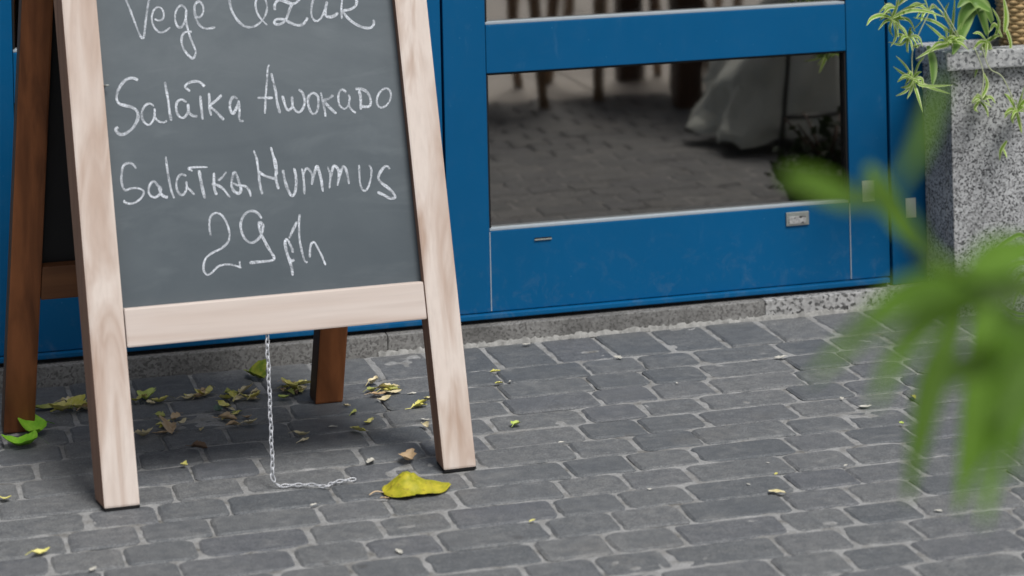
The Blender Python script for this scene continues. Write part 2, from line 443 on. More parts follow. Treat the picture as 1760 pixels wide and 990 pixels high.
# ------------------------------------------------------------------ measured shapes (metres; chalk in 0.1 mm on the board)
CHALK = {
'first': [[(1042,8078),(1086,7972),(1152,7761),(1212,7550),(1264,7391),(1300,7350),(1331,7400),(1367,7580),(1411,7772),(1442,7900),(1479,8015)],
 [(1525,7648),(1602,7618),(1671,7653),(1686,7743),(1647,7824),(1582,7834),(1517,7779),(1480,7664),(1496,7546),(1548,7459),(1610,7422),(1692,7444),(1776,7497)],
 [(2063,7787),(2008,7842),(1939,7820),(1885,7732),(1867,7616),(1897,7510),(1948,7487),(2007,7542),(2050,7644),(2070,7787)],
 [(2070,7787),(2046,7605),(2065,7448),(2092,7316),(2138,7170),(2162,7064),(2106,6970),(2026,7034),(1957,7155),(1943,7286),(1978,7375),(2034,7410),(2127,7405)],
 [(2229,7640),(2297,7643),(2352,7731),(2348,7836),(2287,7892),(2222,7843),(2205,7740),(2220,7608),(2270,7501),(2332,7452),(2411,7440),(2526,7453)],
 [(2851,8097),(2818,7968),(2812,7837),(2838,7691),(2918,7542),(3017,7444),(3122,7418)],
 [(3123,7418),(3224,7445),(3341,7531),(3413,7645),(3437,7749),(3421,7855),(3388,7936)],
 [(3388,7936),(3328,7953),(3265,7864),(3242,7760),(3264,7640),(3327,7531),(3407,7441)],
 [(3566,7676),(3567,7755),(3615,7825),(3671,7841),(3763,7810),(3855,7772),(3924,7774),(4012,7836)],
 [(3868,7764),(3818,7675),(3749,7533),(3674,7459),(3590,7437),(3531,7467),(3564,7518),(3626,7527),(3719,7509),(3809,7451),(3901,7412),(3996,7407),(4070,7462),(4111,7526)],
 [(4429,7879),(4334,7898),(4276,7861),(4227,7784),(4195,7680),(4183,7561),(4222,7473),(4275,7457),(4350,7512),(4417,7627),(4470,7744)],
 [(4473,7770),(4430,7627),(4434,7534),(4501,7510),(4586,7532),(4645,7575)],
 [(4765,7927),(4752,7861),(4721,7703),(4702,7585),(4703,7465)],
 [(4778,7913),(4887,7894),(4964,7836),(4988,7742),(4952,7664),(4857,7616),(4738,7596),(4777,7514),(4864,7416),(4993,7329),(5114,7289),(5198,7297),(5246,7354),(5253,7420)]],
'second': [[(1162,6672),(1093,6709),(1001,6708),(904,6644),(822,6534),(785,6408),(822,6316),(923,6277),(1038,6237),(1103,6169),(1107,6066),(1037,5943),(938,5860),(830,5817),(755,5847),(727,5907),(770,5942)],
 [(1386,6240),(1330,6282),(1250,6262),(1182,6163),(1178,6048),(1223,5968),(1286,5945),(1352,6011),(1386,6098),(1395,6200)],
 [(1395,6200),(1389,6060),(1448,5985),(1525,5967),(1580,5989)],
 [(1605,6618),(1613,6495),(1631,6326),(1635,6159),(1652,5984)],
 [(1936,6267),(1848,6312),(1778,6278),(1749,6177),(1772,6072),(1833,6016),(1903,6050),(1951,6137),(1954,6240)],
 [(1954,6240),(1955,6111),(2008,6043),(2093,6024)],
 [(2005,6437),(1933,6513),(1963,6556),(2046,6590),(2139,6590),(2203,6560),(2257,6498)],
 [(2170,6355),(2169,6200),(2173,5967)],
 [(2320,6390),(2315,6268),(2303,6139),(2325,6022)],
 [(2529,6344),(2428,6260),(2320,6177),(2411,6080),(2524,5937)],
 [(2789,6262),(2726,6299),(2666,6232),(2648,6116),(2680,6030),(2730,6072),(2787,6172),(2807,6235)],
 [(2807,6235),(2805,6080),(2786,5951),(2807,5898),(2855,5901)],
 [(3379,6783),(3347,6726),(3314,6532),(3268,6274),(3226,5991)],
 [(3400,6644),(3419,6499),(3444,6341),(3452,6158),(3482,5980)],
 [(3125,6257),(3245,6249),(3386,6240)],
 [(3551,6262),(3573,6149),(3603,6043),(3649,6027),(3703,6089),(3712,6245)],
 [(3703,6089),(3749,6007),(3814,5977),(3889,6050),(3920,6153),(3900,6285),(3838,6348)],
 [(4034,6263),(3986,6200),(3976,6097),(4004,5977),(4054,5928),(4113,5970),(4153,6098),(4152,6216),(4089,6272),(4034,6263)],
 [(4213,6277),(4226,6145),(4245,6000),(4252,5869)],
 [(4419,6218),(4338,6164),(4254,6143),(4300,6062),(4373,5978),(4441,5908)],
 [(4649,6249),(4585,6299),(4526,6257),(4500,6140),(4516,6034),(4592,5977),(4652,6025),(4698,6127),(4685,6207)],
 [(4702,6166),(4674,6037),(4714,5955),(4777,5899)],
 [(4811,6291),(4887,6292),(4980,6253),(5040,6170),(5055,6051),(5007,5988),(4883,5996)],
 [(4872,6274),(4885,6141),(4871,5945)],
 [(5356,6275),(5270,6248),(5191,6160),(5159,6057),(5185,5976),(5253,5958),(5341,6005),(5407,6106),(5412,6212),(5356,6275)]],
'third': [[(1007,5262),(948,5337),(872,5355),(796,5310),(759,5185),(748,5059),(771,4956),(807,4928),(887,4947),(991,4946),(1079,4908),(1094,4856),(1042,4783),(945,4721),(853,4709),(777,4734),(761,4773)],
 [(1332,4958),(1286,5032),(1218,4999),(1176,4900),(1201,4809),(1276,4778),(1352,4823),(1380,4910),(1332,4958)],
 [(1356,4937),(1373,4834),(1420,4780),(1484,4762)],
 [(1505,5417),(1514,5231),(1525,5065),(1547,4872),(1587,4735)],
 [(1816,5081),(1740,5113),(1669,5054),(1639,4941),(1661,4825),(1723,4782),(1780,4829),(1809,4929),(1808,4993)],
 [(1808,4993),(1813,4903),(1861,4848),(1925,4767)],
 [(1928,5150),(1867,5199),(1987,5209),(2184,5195)],
 [(2035,5155),(2048,5013),(2066,4858),(2090,4697)],
 [(2281,5098),(2266,4945),(2267,4817),(2293,4738)],
 [(2487,5096),(2406,5012),(2335,4966)],
 [(2225,4923),(2327,4889),(2414,4819),(2507,4684)],
 [(2612,5086),(2576,4986),(2552,4873),(2583,4780),(2658,4736),(2704,4797),(2678,4940),(2638,5072),(2597,5062)],
 [(2582,4909),(2658,4865),(2776,4843),(2836,4774),(2859,4670)],
 [(2978,5408),(3015,5265),(3025,5069),(3027,4873),(3053,4690)],
 [(3273,5442),(3304,5244),(3314,5047),(3307,4908),(3335,4752)],
 [(3025,5069),(3125,4984),(3294,4923)],
 [(3279,5358),(3335,5186),(3337,4990)],
 [(3439,5059),(3452,4897),(3493,4726),(3542,4632),(3596,4662),(3639,4799),(3647,4952),(3630,5073)],
 [(3761,5056),(3774,4901),(3762,4636)],
 [(3771,4943),(3833,5051),(3889,5019),(3924,4932),(3901,4779)],
 [(3901,4779),(3963,4957),(4019,5072),(4048,4993),(4070,4851),(4079,4654)],
 [(4202,5052),(4231,4909),(4195,4701)],
 [(4235,4881),(4297,5045),(4348,5041),(4389,4940),(4338,4732)],
 [(4338,4732),(4411,4938),(4474,5039),(4517,4958),(4539,4745)],
 [(4741,5041),(4731,4872),(4735,4702),(4785,4614),(4857,4665),(4927,4829),(4942,4969),(4911,5028)],
 [(5267,4938),(5206,4992),(5108,4915),(5051,4806),(5101,4717),(5210,4624),(5296,4518),(5297,4462),(5208,4462),(5124,4518),(5011,4576)]],
'fourth': [[(2128,4093),(2122,4246),(2149,4384),(2228,4448),(2319,4428),(2390,4339),(2435,4195),(2443,4067),(2392,3957),(2279,3877),(2142,3825),(2030,3758),(1975,3661),(1964,3548),(2017,3480),(2099,3511),(2199,3592),(2320,3619),(2438,3603),(2591,3546)],
 [(2568,3650),(2565,3554)],
 [(3005,4303),(2941,4398),(2838,4438),(2741,4401),(2665,4305),(2641,4192),(2667,4049),(2737,3954),(2815,3929),(2913,3978),(2981,4062),(3014,4187),(2967,4255)],
 [(2954,4262),(2953,4115),(3016,3944),(3082,3798),(3149,3665),(3104,3618),(2930,3613),(2730,3611)],
 [(3399,3951),(3360,3903),(3361,3775),(3388,3645),(3426,3488),(3432,3347)],
 [(3346,3892),(3403,3925),(3457,3793),(3476,3714)],
 [(3388,3645),(3436,3583),(3484,3599)],
 [(3432,3949),(3513,4083),(3593,4205)],
 [(3652,4323),(3625,4190),(3606,3935),(3625,3728),(3656,3571),(3700,3536)],
 [(3748,3615),(3771,3767),(3805,3841),(3853,3844),(3898,3757),(3952,3624),(4003,3466)]],
}
SPIDER = {
'A': [(9,[(2.024,4.603,0.624),(1.993,4.585,0.634),(1.964,4.568,0.631),(1.946,4.55,0.62)]),
 (9,[(2.017,4.588,0.626),(2.021,4.576,0.649),(2.024,4.564,0.672)]),
 (6,[(2.032,4.622,0.621),(2.004,4.58,0.647),(1.979,4.537,0.667)]),
 (8,[(2.013,4.579,0.627),(2.049,4.582,0.622),(2.066,4.585,0.596)]),
 (7,[(2.012,4.575,0.625),(2.034,4.572,0.605),(2.043,4.569,0.585)]),
 (9,[(2.014,4.574,0.63),(2.045,4.572,0.641),(2.081,4.57,0.639),(2.123,4.568,0.625)]),
 (7,[(2.026,4.608,0.62),(2.014,4.594,0.603),(2.016,4.581,0.59)]),
 (7,[(2.035,4.61,0.63),(2.062,4.584,0.648),(2.082,4.559,0.655)]),
 (6,[(2.013,4.573,0.623),(2.015,4.567,0.592),(2.001,4.561,0.574)]),
 (7,[(2.05,4.587,0.587),(2.026,4.579,0.594),(2.011,4.571,0.584)]),
 (7,[(2.051,4.588,0.587),(2.04,4.57,0.57),(2.034,4.551,0.561)]),
 (7,[(2.055,4.597,0.586),(2.075,4.593,0.585),(2.083,4.589,0.565)]),
 (7,[(2.058,4.603,0.585),(2.061,4.574,0.608),(2.065,4.545,0.626)]),
 (6,[(2.052,4.589,0.587),(2.034,4.587,0.573),(2.007,4.584,0.58)]),
 (8,[(2.054,4.594,0.586),(2.051,4.564,0.57),(2.053,4.534,0.579)]),
 (9,[(2.068,4.627,0.581),(2.044,4.59,0.602),(2.017,4.553,0.613)]),
 (6.000343124452034,[(2.032,4.616,0.619),(2.004,4.592,0.62),(1.978,4.568,0.607)]),
 (6.277015784306394,[(2.032,4.616,0.619),(2.021,4.602,0.616),(2.011,4.587,0.599)]),
 (7.19030242269201,[(2.019,4.587,0.623),(2.02,4.574,0.618),(2.019,4.562,0.599)]),
 (8.055658501190278,[(2.037,4.627,0.617),(2.012,4.607,0.628),(1.989,4.586,0.624)]),
 (6.082162779593778,[(2.037,4.627,0.617),(2.022,4.578,0.612),(2.004,4.528,0.596)]),
 (7.676069485337255,[(2.04,4.634,0.616),(2.018,4.6,0.637),(1.996,4.567,0.64)]),
 (8.40223370602661,[(2.016,4.579,0.625),(2.025,4.579,0.62),(2.032,4.578,0.602)]),
 (8.076967847007943,[(2.036,4.624,0.618),(2.027,4.568,0.631),(2.015,4.513,0.63)]),
 (6.255132634109334,[(2.032,4.614,0.619),(2.036,4.585,0.638),(2.036,4.557,0.641)]),
 (7.648987433636128,[(2.05,4.585,0.587),(2.026,4.555,0.593),(2.005,4.525,0.585)]),
 (6.991004463011622,[(2.068,4.627,0.581),(2.047,4.609,0.584),(2.028,4.592,0.573)]),
 (6.89896402102357,[(2.047,4.58,0.588),(2.04,4.552,0.584),(2.031,4.525,0.568)]),
 (7.587426282831117,[(2.068,4.625,0.581),(2.054,4.598,0.577),(2.04,4.572,0.56)]),
 (6.553319596940746,[(2.049,4.584,0.588),(2.055,4.573,0.584),(2.058,4.561,0.567)]),
 (7.4827105121457835,[(2.058,4.603,0.585),(2.06,4.597,0.603),(2.061,4.591,0.605)]),
 (7.515738270365112,[(2.067,4.624,0.581),(2.058,4.588,0.597),(2.047,4.552,0.597)]),
 (6.289592746981838,[(2.065,4.62,0.582),(2.07,4.6,0.584),(2.072,4.579,0.572)]),
 (6.678036001812708,[(2.071,4.634,0.58),(2.06,4.583,0.582),(2.047,4.532,0.572)]),
 (8.60758362064176,[(2.031,4.601,0.646),(2.032,4.561,0.668),(2.029,4.522,0.672)]),
 (6.03419641283229,[(2.045,4.631,0.641),(2.018,4.605,0.652),(1.994,4.58,0.647)]),
 (7.568024014057709,[(2.023,4.582,0.648),(1.993,4.55,0.652),(1.966,4.519,0.642)]),
 (7.630158052627621,[(2.026,4.589,0.647),(2.008,4.592,0.65),(1.993,4.595,0.638)]),
 (7.859046288310319,[(2.038,4.615,0.644),(2.028,4.589,0.667),(2.018,4.563,0.673)]),
 (7.487319879402438,[(2.122,4.647,0.63),(2.128,4.617,0.636),(2.13,4.587,0.628)]),
 (6.6556760268782345,[(2.114,4.63,0.633),(2.116,4.611,0.631),(2.115,4.592,0.615)]),
 (6.25217895349605,[(2.107,4.615,0.635),(2.078,4.582,0.638),(2.051,4.549,0.628)]),
 (8.635677256597976,[(2.12,4.642,0.631),(2.092,4.601,0.632),(2.066,4.559,0.62)]),
 (8.097322174196282,[(2.127,4.658,0.629),(2.129,4.633,0.639),(2.127,4.607,0.633)]),
 (8.00069691875891,[(2.128,4.66,0.628),(2.082,4.606,0.649),(2.039,4.552,0.654)]),
 (7.159431508843996,[(2.114,4.63,0.633),(2.082,4.605,0.646),(2.053,4.579,0.644)]),
 (7.3970054261017975,[(2.102,4.602,0.637),(2.085,4.582,0.66),(2.069,4.561,0.666)])],
'B': [(9,[(2.078,4.629,0.495),(2.047,4.594,0.527),(2.011,4.559,0.556)]),
 (8,[(2.067,4.604,0.5),(2.046,4.604,0.511),(2.025,4.604,0.527)]),
 (8,[(2.073,4.617,0.498),(2.075,4.597,0.53),(2.082,4.577,0.55)]),
 (8,[(2.067,4.603,0.5),(2.084,4.6,0.499),(2.084,4.596,0.478)]),
 (6,[(2.068,4.606,0.495),(2.046,4.594,0.478),(2.019,4.582,0.472)]),
 (6,[(2.065,4.599,0.496),(2.057,4.596,0.477),(2.048,4.592,0.463)]),
 (9,[(2.069,4.608,0.494),(2.067,4.583,0.468),(2.066,4.558,0.44)]),
 (8,[(2.077,4.614,0.495),(2.104,4.604,0.48),(2.142,4.593,0.467)]),
 (7,[(2.065,4.599,0.501),(2.078,4.594,0.488),(2.108,4.588,0.485),(2.143,4.583,0.486)]),
 (8,[(2.063,4.596,0.501),(2.053,4.597,0.487),(2.037,4.598,0.485)]),
 (10,[(2.07,4.611,0.499),(2.061,4.608,0.512),(2.057,4.605,0.518)]),
 (8,[(2.069,4.609,0.499),(2.073,4.599,0.51),(2.079,4.588,0.516)]),
 (6.872714216738833,[(2.065,4.599,0.5),(2.032,4.562,0.515),(2.002,4.525,0.515)]),
 (8.688879266800313,[(2.076,4.624,0.495),(2.037,4.579,0.509),(2.002,4.534,0.508)]),
 (6.154401609902489,[(2.055,4.577,0.503),(2.07,4.591,0.498),(2.082,4.605,0.479)]),
 (7.370499673184133,[(2.077,4.627,0.495),(2.058,4.605,0.5),(2.04,4.583,0.492)]),
 (8.028764705940393,[(2.07,4.611,0.498),(2.059,4.604,0.511),(2.05,4.596,0.508)]),
 (7.676562263972646,[(2.085,4.644,0.492),(2.059,4.605,0.507),(2.034,4.565,0.507)]),
 (6.850575245313956,[(2.08,4.634,0.494),(2.072,4.619,0.49),(2.065,4.603,0.473)]),
 (6.47060321542489,[(2.069,4.608,0.498),(2.063,4.606,0.513),(2.058,4.604,0.511)]),
 (6.919090597128539,[(2.082,4.638,0.493),(2.05,4.604,0.508),(2.021,4.57,0.506)]),
 (8.80915094958129,[(2.056,4.579,0.503),(2.063,4.591,0.495),(2.07,4.603,0.473)])],
'C': [(9,[(2.169,4.668,0.562),(2.137,4.645,0.585),(2.105,4.623,0.607)]),
 (8,[(2.168,4.668,0.562),(2.164,4.647,0.583),(2.152,4.626,0.594)]),
 (9,[(2.162,4.655,0.564),(2.172,4.641,0.573),(2.182,4.627,0.569)]),
 (10,[(2.184,4.654,0.563),(2.158,4.646,0.556),(2.127,4.639,0.551),(2.086,4.631,0.535)]),
 (20,[(2.223,4.653,0.614),(2.198,4.648,0.586),(2.181,4.643,0.557),(2.17,4.638,0.538)]),
 (24,[(2.256,4.642,0.623),(2.225,4.644,0.64),(2.198,4.646,0.616),(2.187,4.648,0.576)]),
 (26,[(2.279,4.679,0.592),(2.253,4.669,0.631),(2.226,4.659,0.623),(2.204,4.648,0.585)]),
 (26,[(2.262,4.668,0.569),(2.235,4.654,0.628),(2.207,4.641,0.651),(2.178,4.627,0.634)]),
 (18,[(2.13,4.669,0.554),(2.133,4.658,0.528),(2.13,4.647,0.5),(2.124,4.636,0.478)]),
 (12,[(2.271,4.664,0.564),(2.253,4.662,0.55),(2.241,4.66,0.531),(2.234,4.658,0.507),(2.227,4.657,0.485)]),
 (14,[(2.289,4.643,0.576),(2.294,4.646,0.611),(2.291,4.65,0.651)]),
 (11,[(2.29,4.646,0.586),(2.297,4.649,0.575),(2.306,4.652,0.549),(2.302,4.655,0.521)]),
 (10,[(2.284,4.645,0.566),(2.265,4.639,0.593),(2.25,4.632,0.58)]),
 (12,[(2.268,4.648,0.562),(2.269,4.63,0.599),(2.247,4.612,0.632)]),
 (10,[(2.173,4.667,0.549),(2.177,4.65,0.602),(2.176,4.633,0.659)]),
 (9,[(2.196,4.668,0.558),(2.165,4.658,0.617),(2.169,4.647,0.643)]),
 (9,[(2.211,4.677,0.556),(2.138,4.648,0.604),(2.076,4.618,0.621)]),
 (8.918053079894653,[(2.171,4.663,0.56),(2.191,4.658,0.567),(2.206,4.653,0.558)]),
 (6.648268486741129,[(2.159,4.637,0.564),(2.151,4.629,0.587),(2.143,4.621,0.591)]),
 (6.758947087150332,[(2.17,4.66,0.561),(2.172,4.634,0.57),(2.171,4.608,0.563)]),
 (6.593055223800759,[(2.174,4.669,0.559),(2.141,4.648,0.561),(2.113,4.626,0.548)]),
 (6.491526724214096,[(2.174,4.669,0.559),(2.187,4.657,0.58),(2.197,4.646,0.582)]),
 (7.159713847930888,[(2.163,4.644,0.563),(2.138,4.616,0.578),(2.116,4.588,0.577)]),
 (7.308439940639393,[(2.158,4.635,0.565),(2.186,4.637,0.561),(2.208,4.64,0.544)]),
 (8.598867895745094,[(2.161,4.641,0.564),(2.18,4.629,0.574),(2.193,4.617,0.569)]),
 (7.802228164133307,[(2.153,4.624,0.566),(2.168,4.641,0.558),(2.181,4.657,0.535)]),
 (6.620157466018279,[(2.257,4.657,0.556),(2.258,4.651,0.539),(2.259,4.645,0.512)]),
 (7.835231588707937,[(2.264,4.673,0.553),(2.264,4.631,0.571),(2.26,4.588,0.573)]),
 (6.890401504728666,[(2.261,4.666,0.555),(2.247,4.632,0.581),(2.232,4.597,0.59)]),
 (8.21532088859691,[(2.254,4.652,0.557),(2.261,4.654,0.549),(2.267,4.656,0.527)]),
 (8.639811093603836,[(2.256,4.656,0.556),(2.232,4.641,0.559),(2.21,4.627,0.547)]),
 (6.888239798200944,[(2.261,4.667,0.554),(2.253,4.657,0.544),(2.245,4.648,0.521)]),
 (7.7997875898749625,[(2.248,4.64,0.559),(2.219,4.614,0.581),(2.192,4.587,0.586)]),
 (6.760764617321362,[(2.25,4.643,0.558),(2.243,4.633,0.549),(2.236,4.623,0.528)]),
 (6.496838583603803,[(2.273,4.691,0.551),(2.251,4.663,0.548),(2.23,4.635,0.532)])],
'D': [(9,[(2.239,4.64,0.496),(2.243,4.634,0.474),(2.228,4.627,0.451),(2.203,4.621,0.439)]),
 (9,[(2.23,4.643,0.439),(2.236,4.628,0.426),(2.234,4.613,0.411)]),
 (7,[(2.234,4.639,0.439),(2.24,4.608,0.431)]),
 (8,[(2.228,4.638,0.442),(2.213,4.631,0.427),(2.218,4.624,0.42)]),
 (8,[(2.233,4.636,0.445),(2.25,4.633,0.447),(2.259,4.629,0.434)]),
 (8.463687369173496,[(2.222,4.614,0.446),(2.222,4.596,0.458),(2.22,4.577,0.454)]),
 (7.785156192618721,[(2.237,4.645,0.441),(2.231,4.615,0.448),(2.224,4.585,0.441)]),
 (7.006223547819988,[(2.219,4.607,0.448),(2.206,4.605,0.454),(2.195,4.602,0.446)]),
 (8.20764631904607,[(2.217,4.604,0.448),(2.212,4.611,0.457),(2.208,4.618,0.451)]),
 (7.936065287686781,[(2.242,4.655,0.439),(2.224,4.645,0.447),(2.208,4.634,0.439)])],
'E': [(11,[(2.301,4.62,0.418),(2.28,4.611,0.446),(2.265,4.601,0.458)]),
 (11,[(2.31,4.639,0.414),(2.31,4.615,0.453),(2.304,4.591,0.472)]),
 (11,[(2.311,4.641,0.414),(2.292,4.625,0.402),(2.286,4.608,0.395)]),
 (11,[(2.299,4.617,0.418),(2.303,4.614,0.393),(2.306,4.61,0.374)]),
 (9,[(2.313,4.644,0.413),(2.324,4.621,0.421),(2.323,4.598,0.41)]),
 (10,[(2.306,4.63,0.416),(2.318,4.621,0.436),(2.328,4.612,0.442)]),
 (9,[(2.278,4.621,0.359),(2.264,4.622,0.339),(2.262,4.623,0.319)]),
 (6,[(2.267,4.616,0.345),(2.264,4.594,0.329)]),
 (9,[(2.308,4.634,0.41),(2.289,4.629,0.417),(2.275,4.624,0.404)]),
 (7.31522769432268,[(2.301,4.615,0.418),(2.299,4.578,0.422),(2.293,4.541,0.413)]),
 (7.615487611231301,[(2.326,4.664,0.409),(2.303,4.625,0.435),(2.281,4.587,0.444)]),
 (6.805316940305613,[(2.317,4.647,0.412),(2.288,4.61,0.424),(2.26,4.573,0.421)]),
 (8.411217108313126,[(2.307,4.628,0.416),(2.272,4.59,0.428),(2.239,4.553,0.425)]),
 (6.864436797923981,[(2.297,4.606,0.42),(2.276,4.581,0.424),(2.257,4.555,0.414)]),
 (7.356371885453049,[(2.292,4.597,0.422),(2.292,4.575,0.434),(2.289,4.552,0.431)]),
 (7.801646752392368,[(2.315,4.643,0.413),(2.312,4.616,0.425),(2.306,4.59,0.421)]),
 (7.645469757708091,[(2.315,4.642,0.413),(2.314,4.615,0.424),(2.31,4.589,0.42)]),
 (7.570237742021297,[(2.319,4.65,0.412),(2.321,4.635,0.423),(2.322,4.62,0.418)])],
'stolon': [(2.2,[(2.172,4.618,0.576),(2.125,4.618,0.643),(2.109,4.618,0.624),(2.075,4.618,0.557),(2.073,4.619,0.497)]),
 (2,[(2.175,4.613,0.576),(2.114,4.609,0.667),(2.05,4.606,0.654),(2.023,4.602,0.624),(2.056,4.598,0.585)]),
 (2,[(2.229,4.624,0.552),(2.242,4.619,0.509),(2.267,4.615,0.491),(2.286,4.61,0.45),(2.294,4.606,0.42)]),
 (2,[(2.208,4.615,0.554),(2.223,4.608,0.502),(2.213,4.6,0.449)])],
'J': [(9,[(2.328,4.568,0.114),(2.28,4.558,0.177),(2.243,4.548,0.175),(2.21,4.538,0.16),(2.189,4.528,0.144)]),
 (8,[(2.31,4.533,0.118),(2.27,4.538,0.16),(2.245,4.542,0.146),(2.219,4.547,0.127)]),
 (5,[(2.308,4.533,0.039),(2.248,4.523,0.022),(2.201,4.512,0.063),(2.186,4.502,0.096)]),
 (6,[(2.317,4.552,0.044),(2.267,4.537,0.066),(2.228,4.523,0.098),(2.205,4.508,0.117)]),
 (6,[(2.31,4.537,0.043),(2.266,4.537,0.027),(2.223,4.537,0.046),(2.2,4.537,0.092)]),
 (8,[(2.322,4.558,0.097),(2.27,4.54,0.13),(2.224,4.523,0.127),(2.182,4.505,0.105)]),
 (8,[(2.315,4.544,0.105),(2.278,4.545,0.143),(2.241,4.546,0.136),(2.208,4.547,0.109)]),
 (9,[(2.325,4.565,0.08),(2.277,4.555,0.101),(2.25,4.545,0.086),(2.223,4.535,0.066)]),
 (9,[(2.322,4.56,0.071),(2.288,4.554,0.12),(2.258,4.548,0.124),(2.233,4.542,0.103)]),
 (8,[(2.321,4.558,0.062),(2.275,4.541,0.085),(2.245,4.525,0.071),(2.225,4.508,0.047)])]}
FOREGROUND = [(9.6,[(0.5161,1.1114,1.1074),(0.4914,1.0749,1.0978),(0.4671,1.0384,1.0868),(0.4396,1.0027,1.0772)]),
 (16.0,[(0.4297,1.109,1.0655),(0.4526,1.1258,1.0557),(0.476,1.1424,1.0451),(0.4973,1.1596,1.0367)]),
 (13.7,[(0.4708,1.1409,1.0458),(0.4935,1.1434,1.0422),(0.5105,1.1474,1.0285),(0.5277,1.1514,1.0088)]),
 (20.3,[(0.5938,1.3924,1.0076),(0.6035,1.3897,0.9864),(0.6167,1.3861,0.9668),(0.6299,1.3826,0.9507)]),
 (12.9,[(0.5443,1.1469,0.9924),(0.505,1.123,0.9997),(0.4669,1.0988,0.9933),(0.4272,1.0751,0.977)]),
 (14.8,[(0.5571,1.1606,0.9822),(0.5196,1.1421,0.9825),(0.4912,1.121,0.9716),(0.4687,1.0983,0.9545)]),
 (27.3,[(0.715,1.4889,0.9037),(0.7081,1.4764,0.8695),(0.6944,1.4657,0.8248),(0.6775,1.4559,0.7681)]),
 (20.2,[(0.664,1.4164,0.9064),(0.6418,1.4081,0.8746),(0.6267,1.3978,0.8432),(0.6125,1.3873,0.8038)]),
 (20.1,[(0.5836,1.1879,0.9797),(0.5738,1.1733,0.9418),(0.5599,1.1599,0.9111),(0.5474,1.146,0.874)]),
 (18.2,[(0.6038,1.1825,0.961),(0.5773,1.1638,0.944),(0.5541,1.1442,0.925)]),
 (17.5,[(0.6217,1.2121,0.9273),(0.5874,1.1783,0.9212),(0.5509,1.145,0.9075)]),
 (20.5,[(0.5416,1.1476,1.0012),(0.568,1.162,1.0048),(0.6008,1.1746,1.0054)]),
 (17.5,[(0.5359,1.1491,0.9955),(0.5564,1.1522,0.9902),(0.5886,1.1521,0.986)]),
 (13.8,[(0.5732,1.1735,0.9794),(0.5279,1.1456,0.997),(0.4895,1.1157,1.0027),(0.455,1.0848,0.9977)]),
 (18.7,[(0.6195,1.2127,0.9648),(0.6036,1.2027,0.9438),(0.5906,1.1918,0.9111),(0.5807,1.1801,0.8821)]),
 (15.2,[(0.5922,1.1856,0.9673),(0.5667,1.1753,0.948),(0.5421,1.1647,0.947),(0.5234,1.1525,0.9373)])]
FSTEM = [(0.4978, 1.16, 1.0518), (0.5141, 1.1556, 1.0237), (0.5279, 1.1518, 1.0079), (0.5569, 1.1595, 0.9944), (0.5998, 1.1737, 0.9846), (0.6627, 1.1981, 0.9396)]
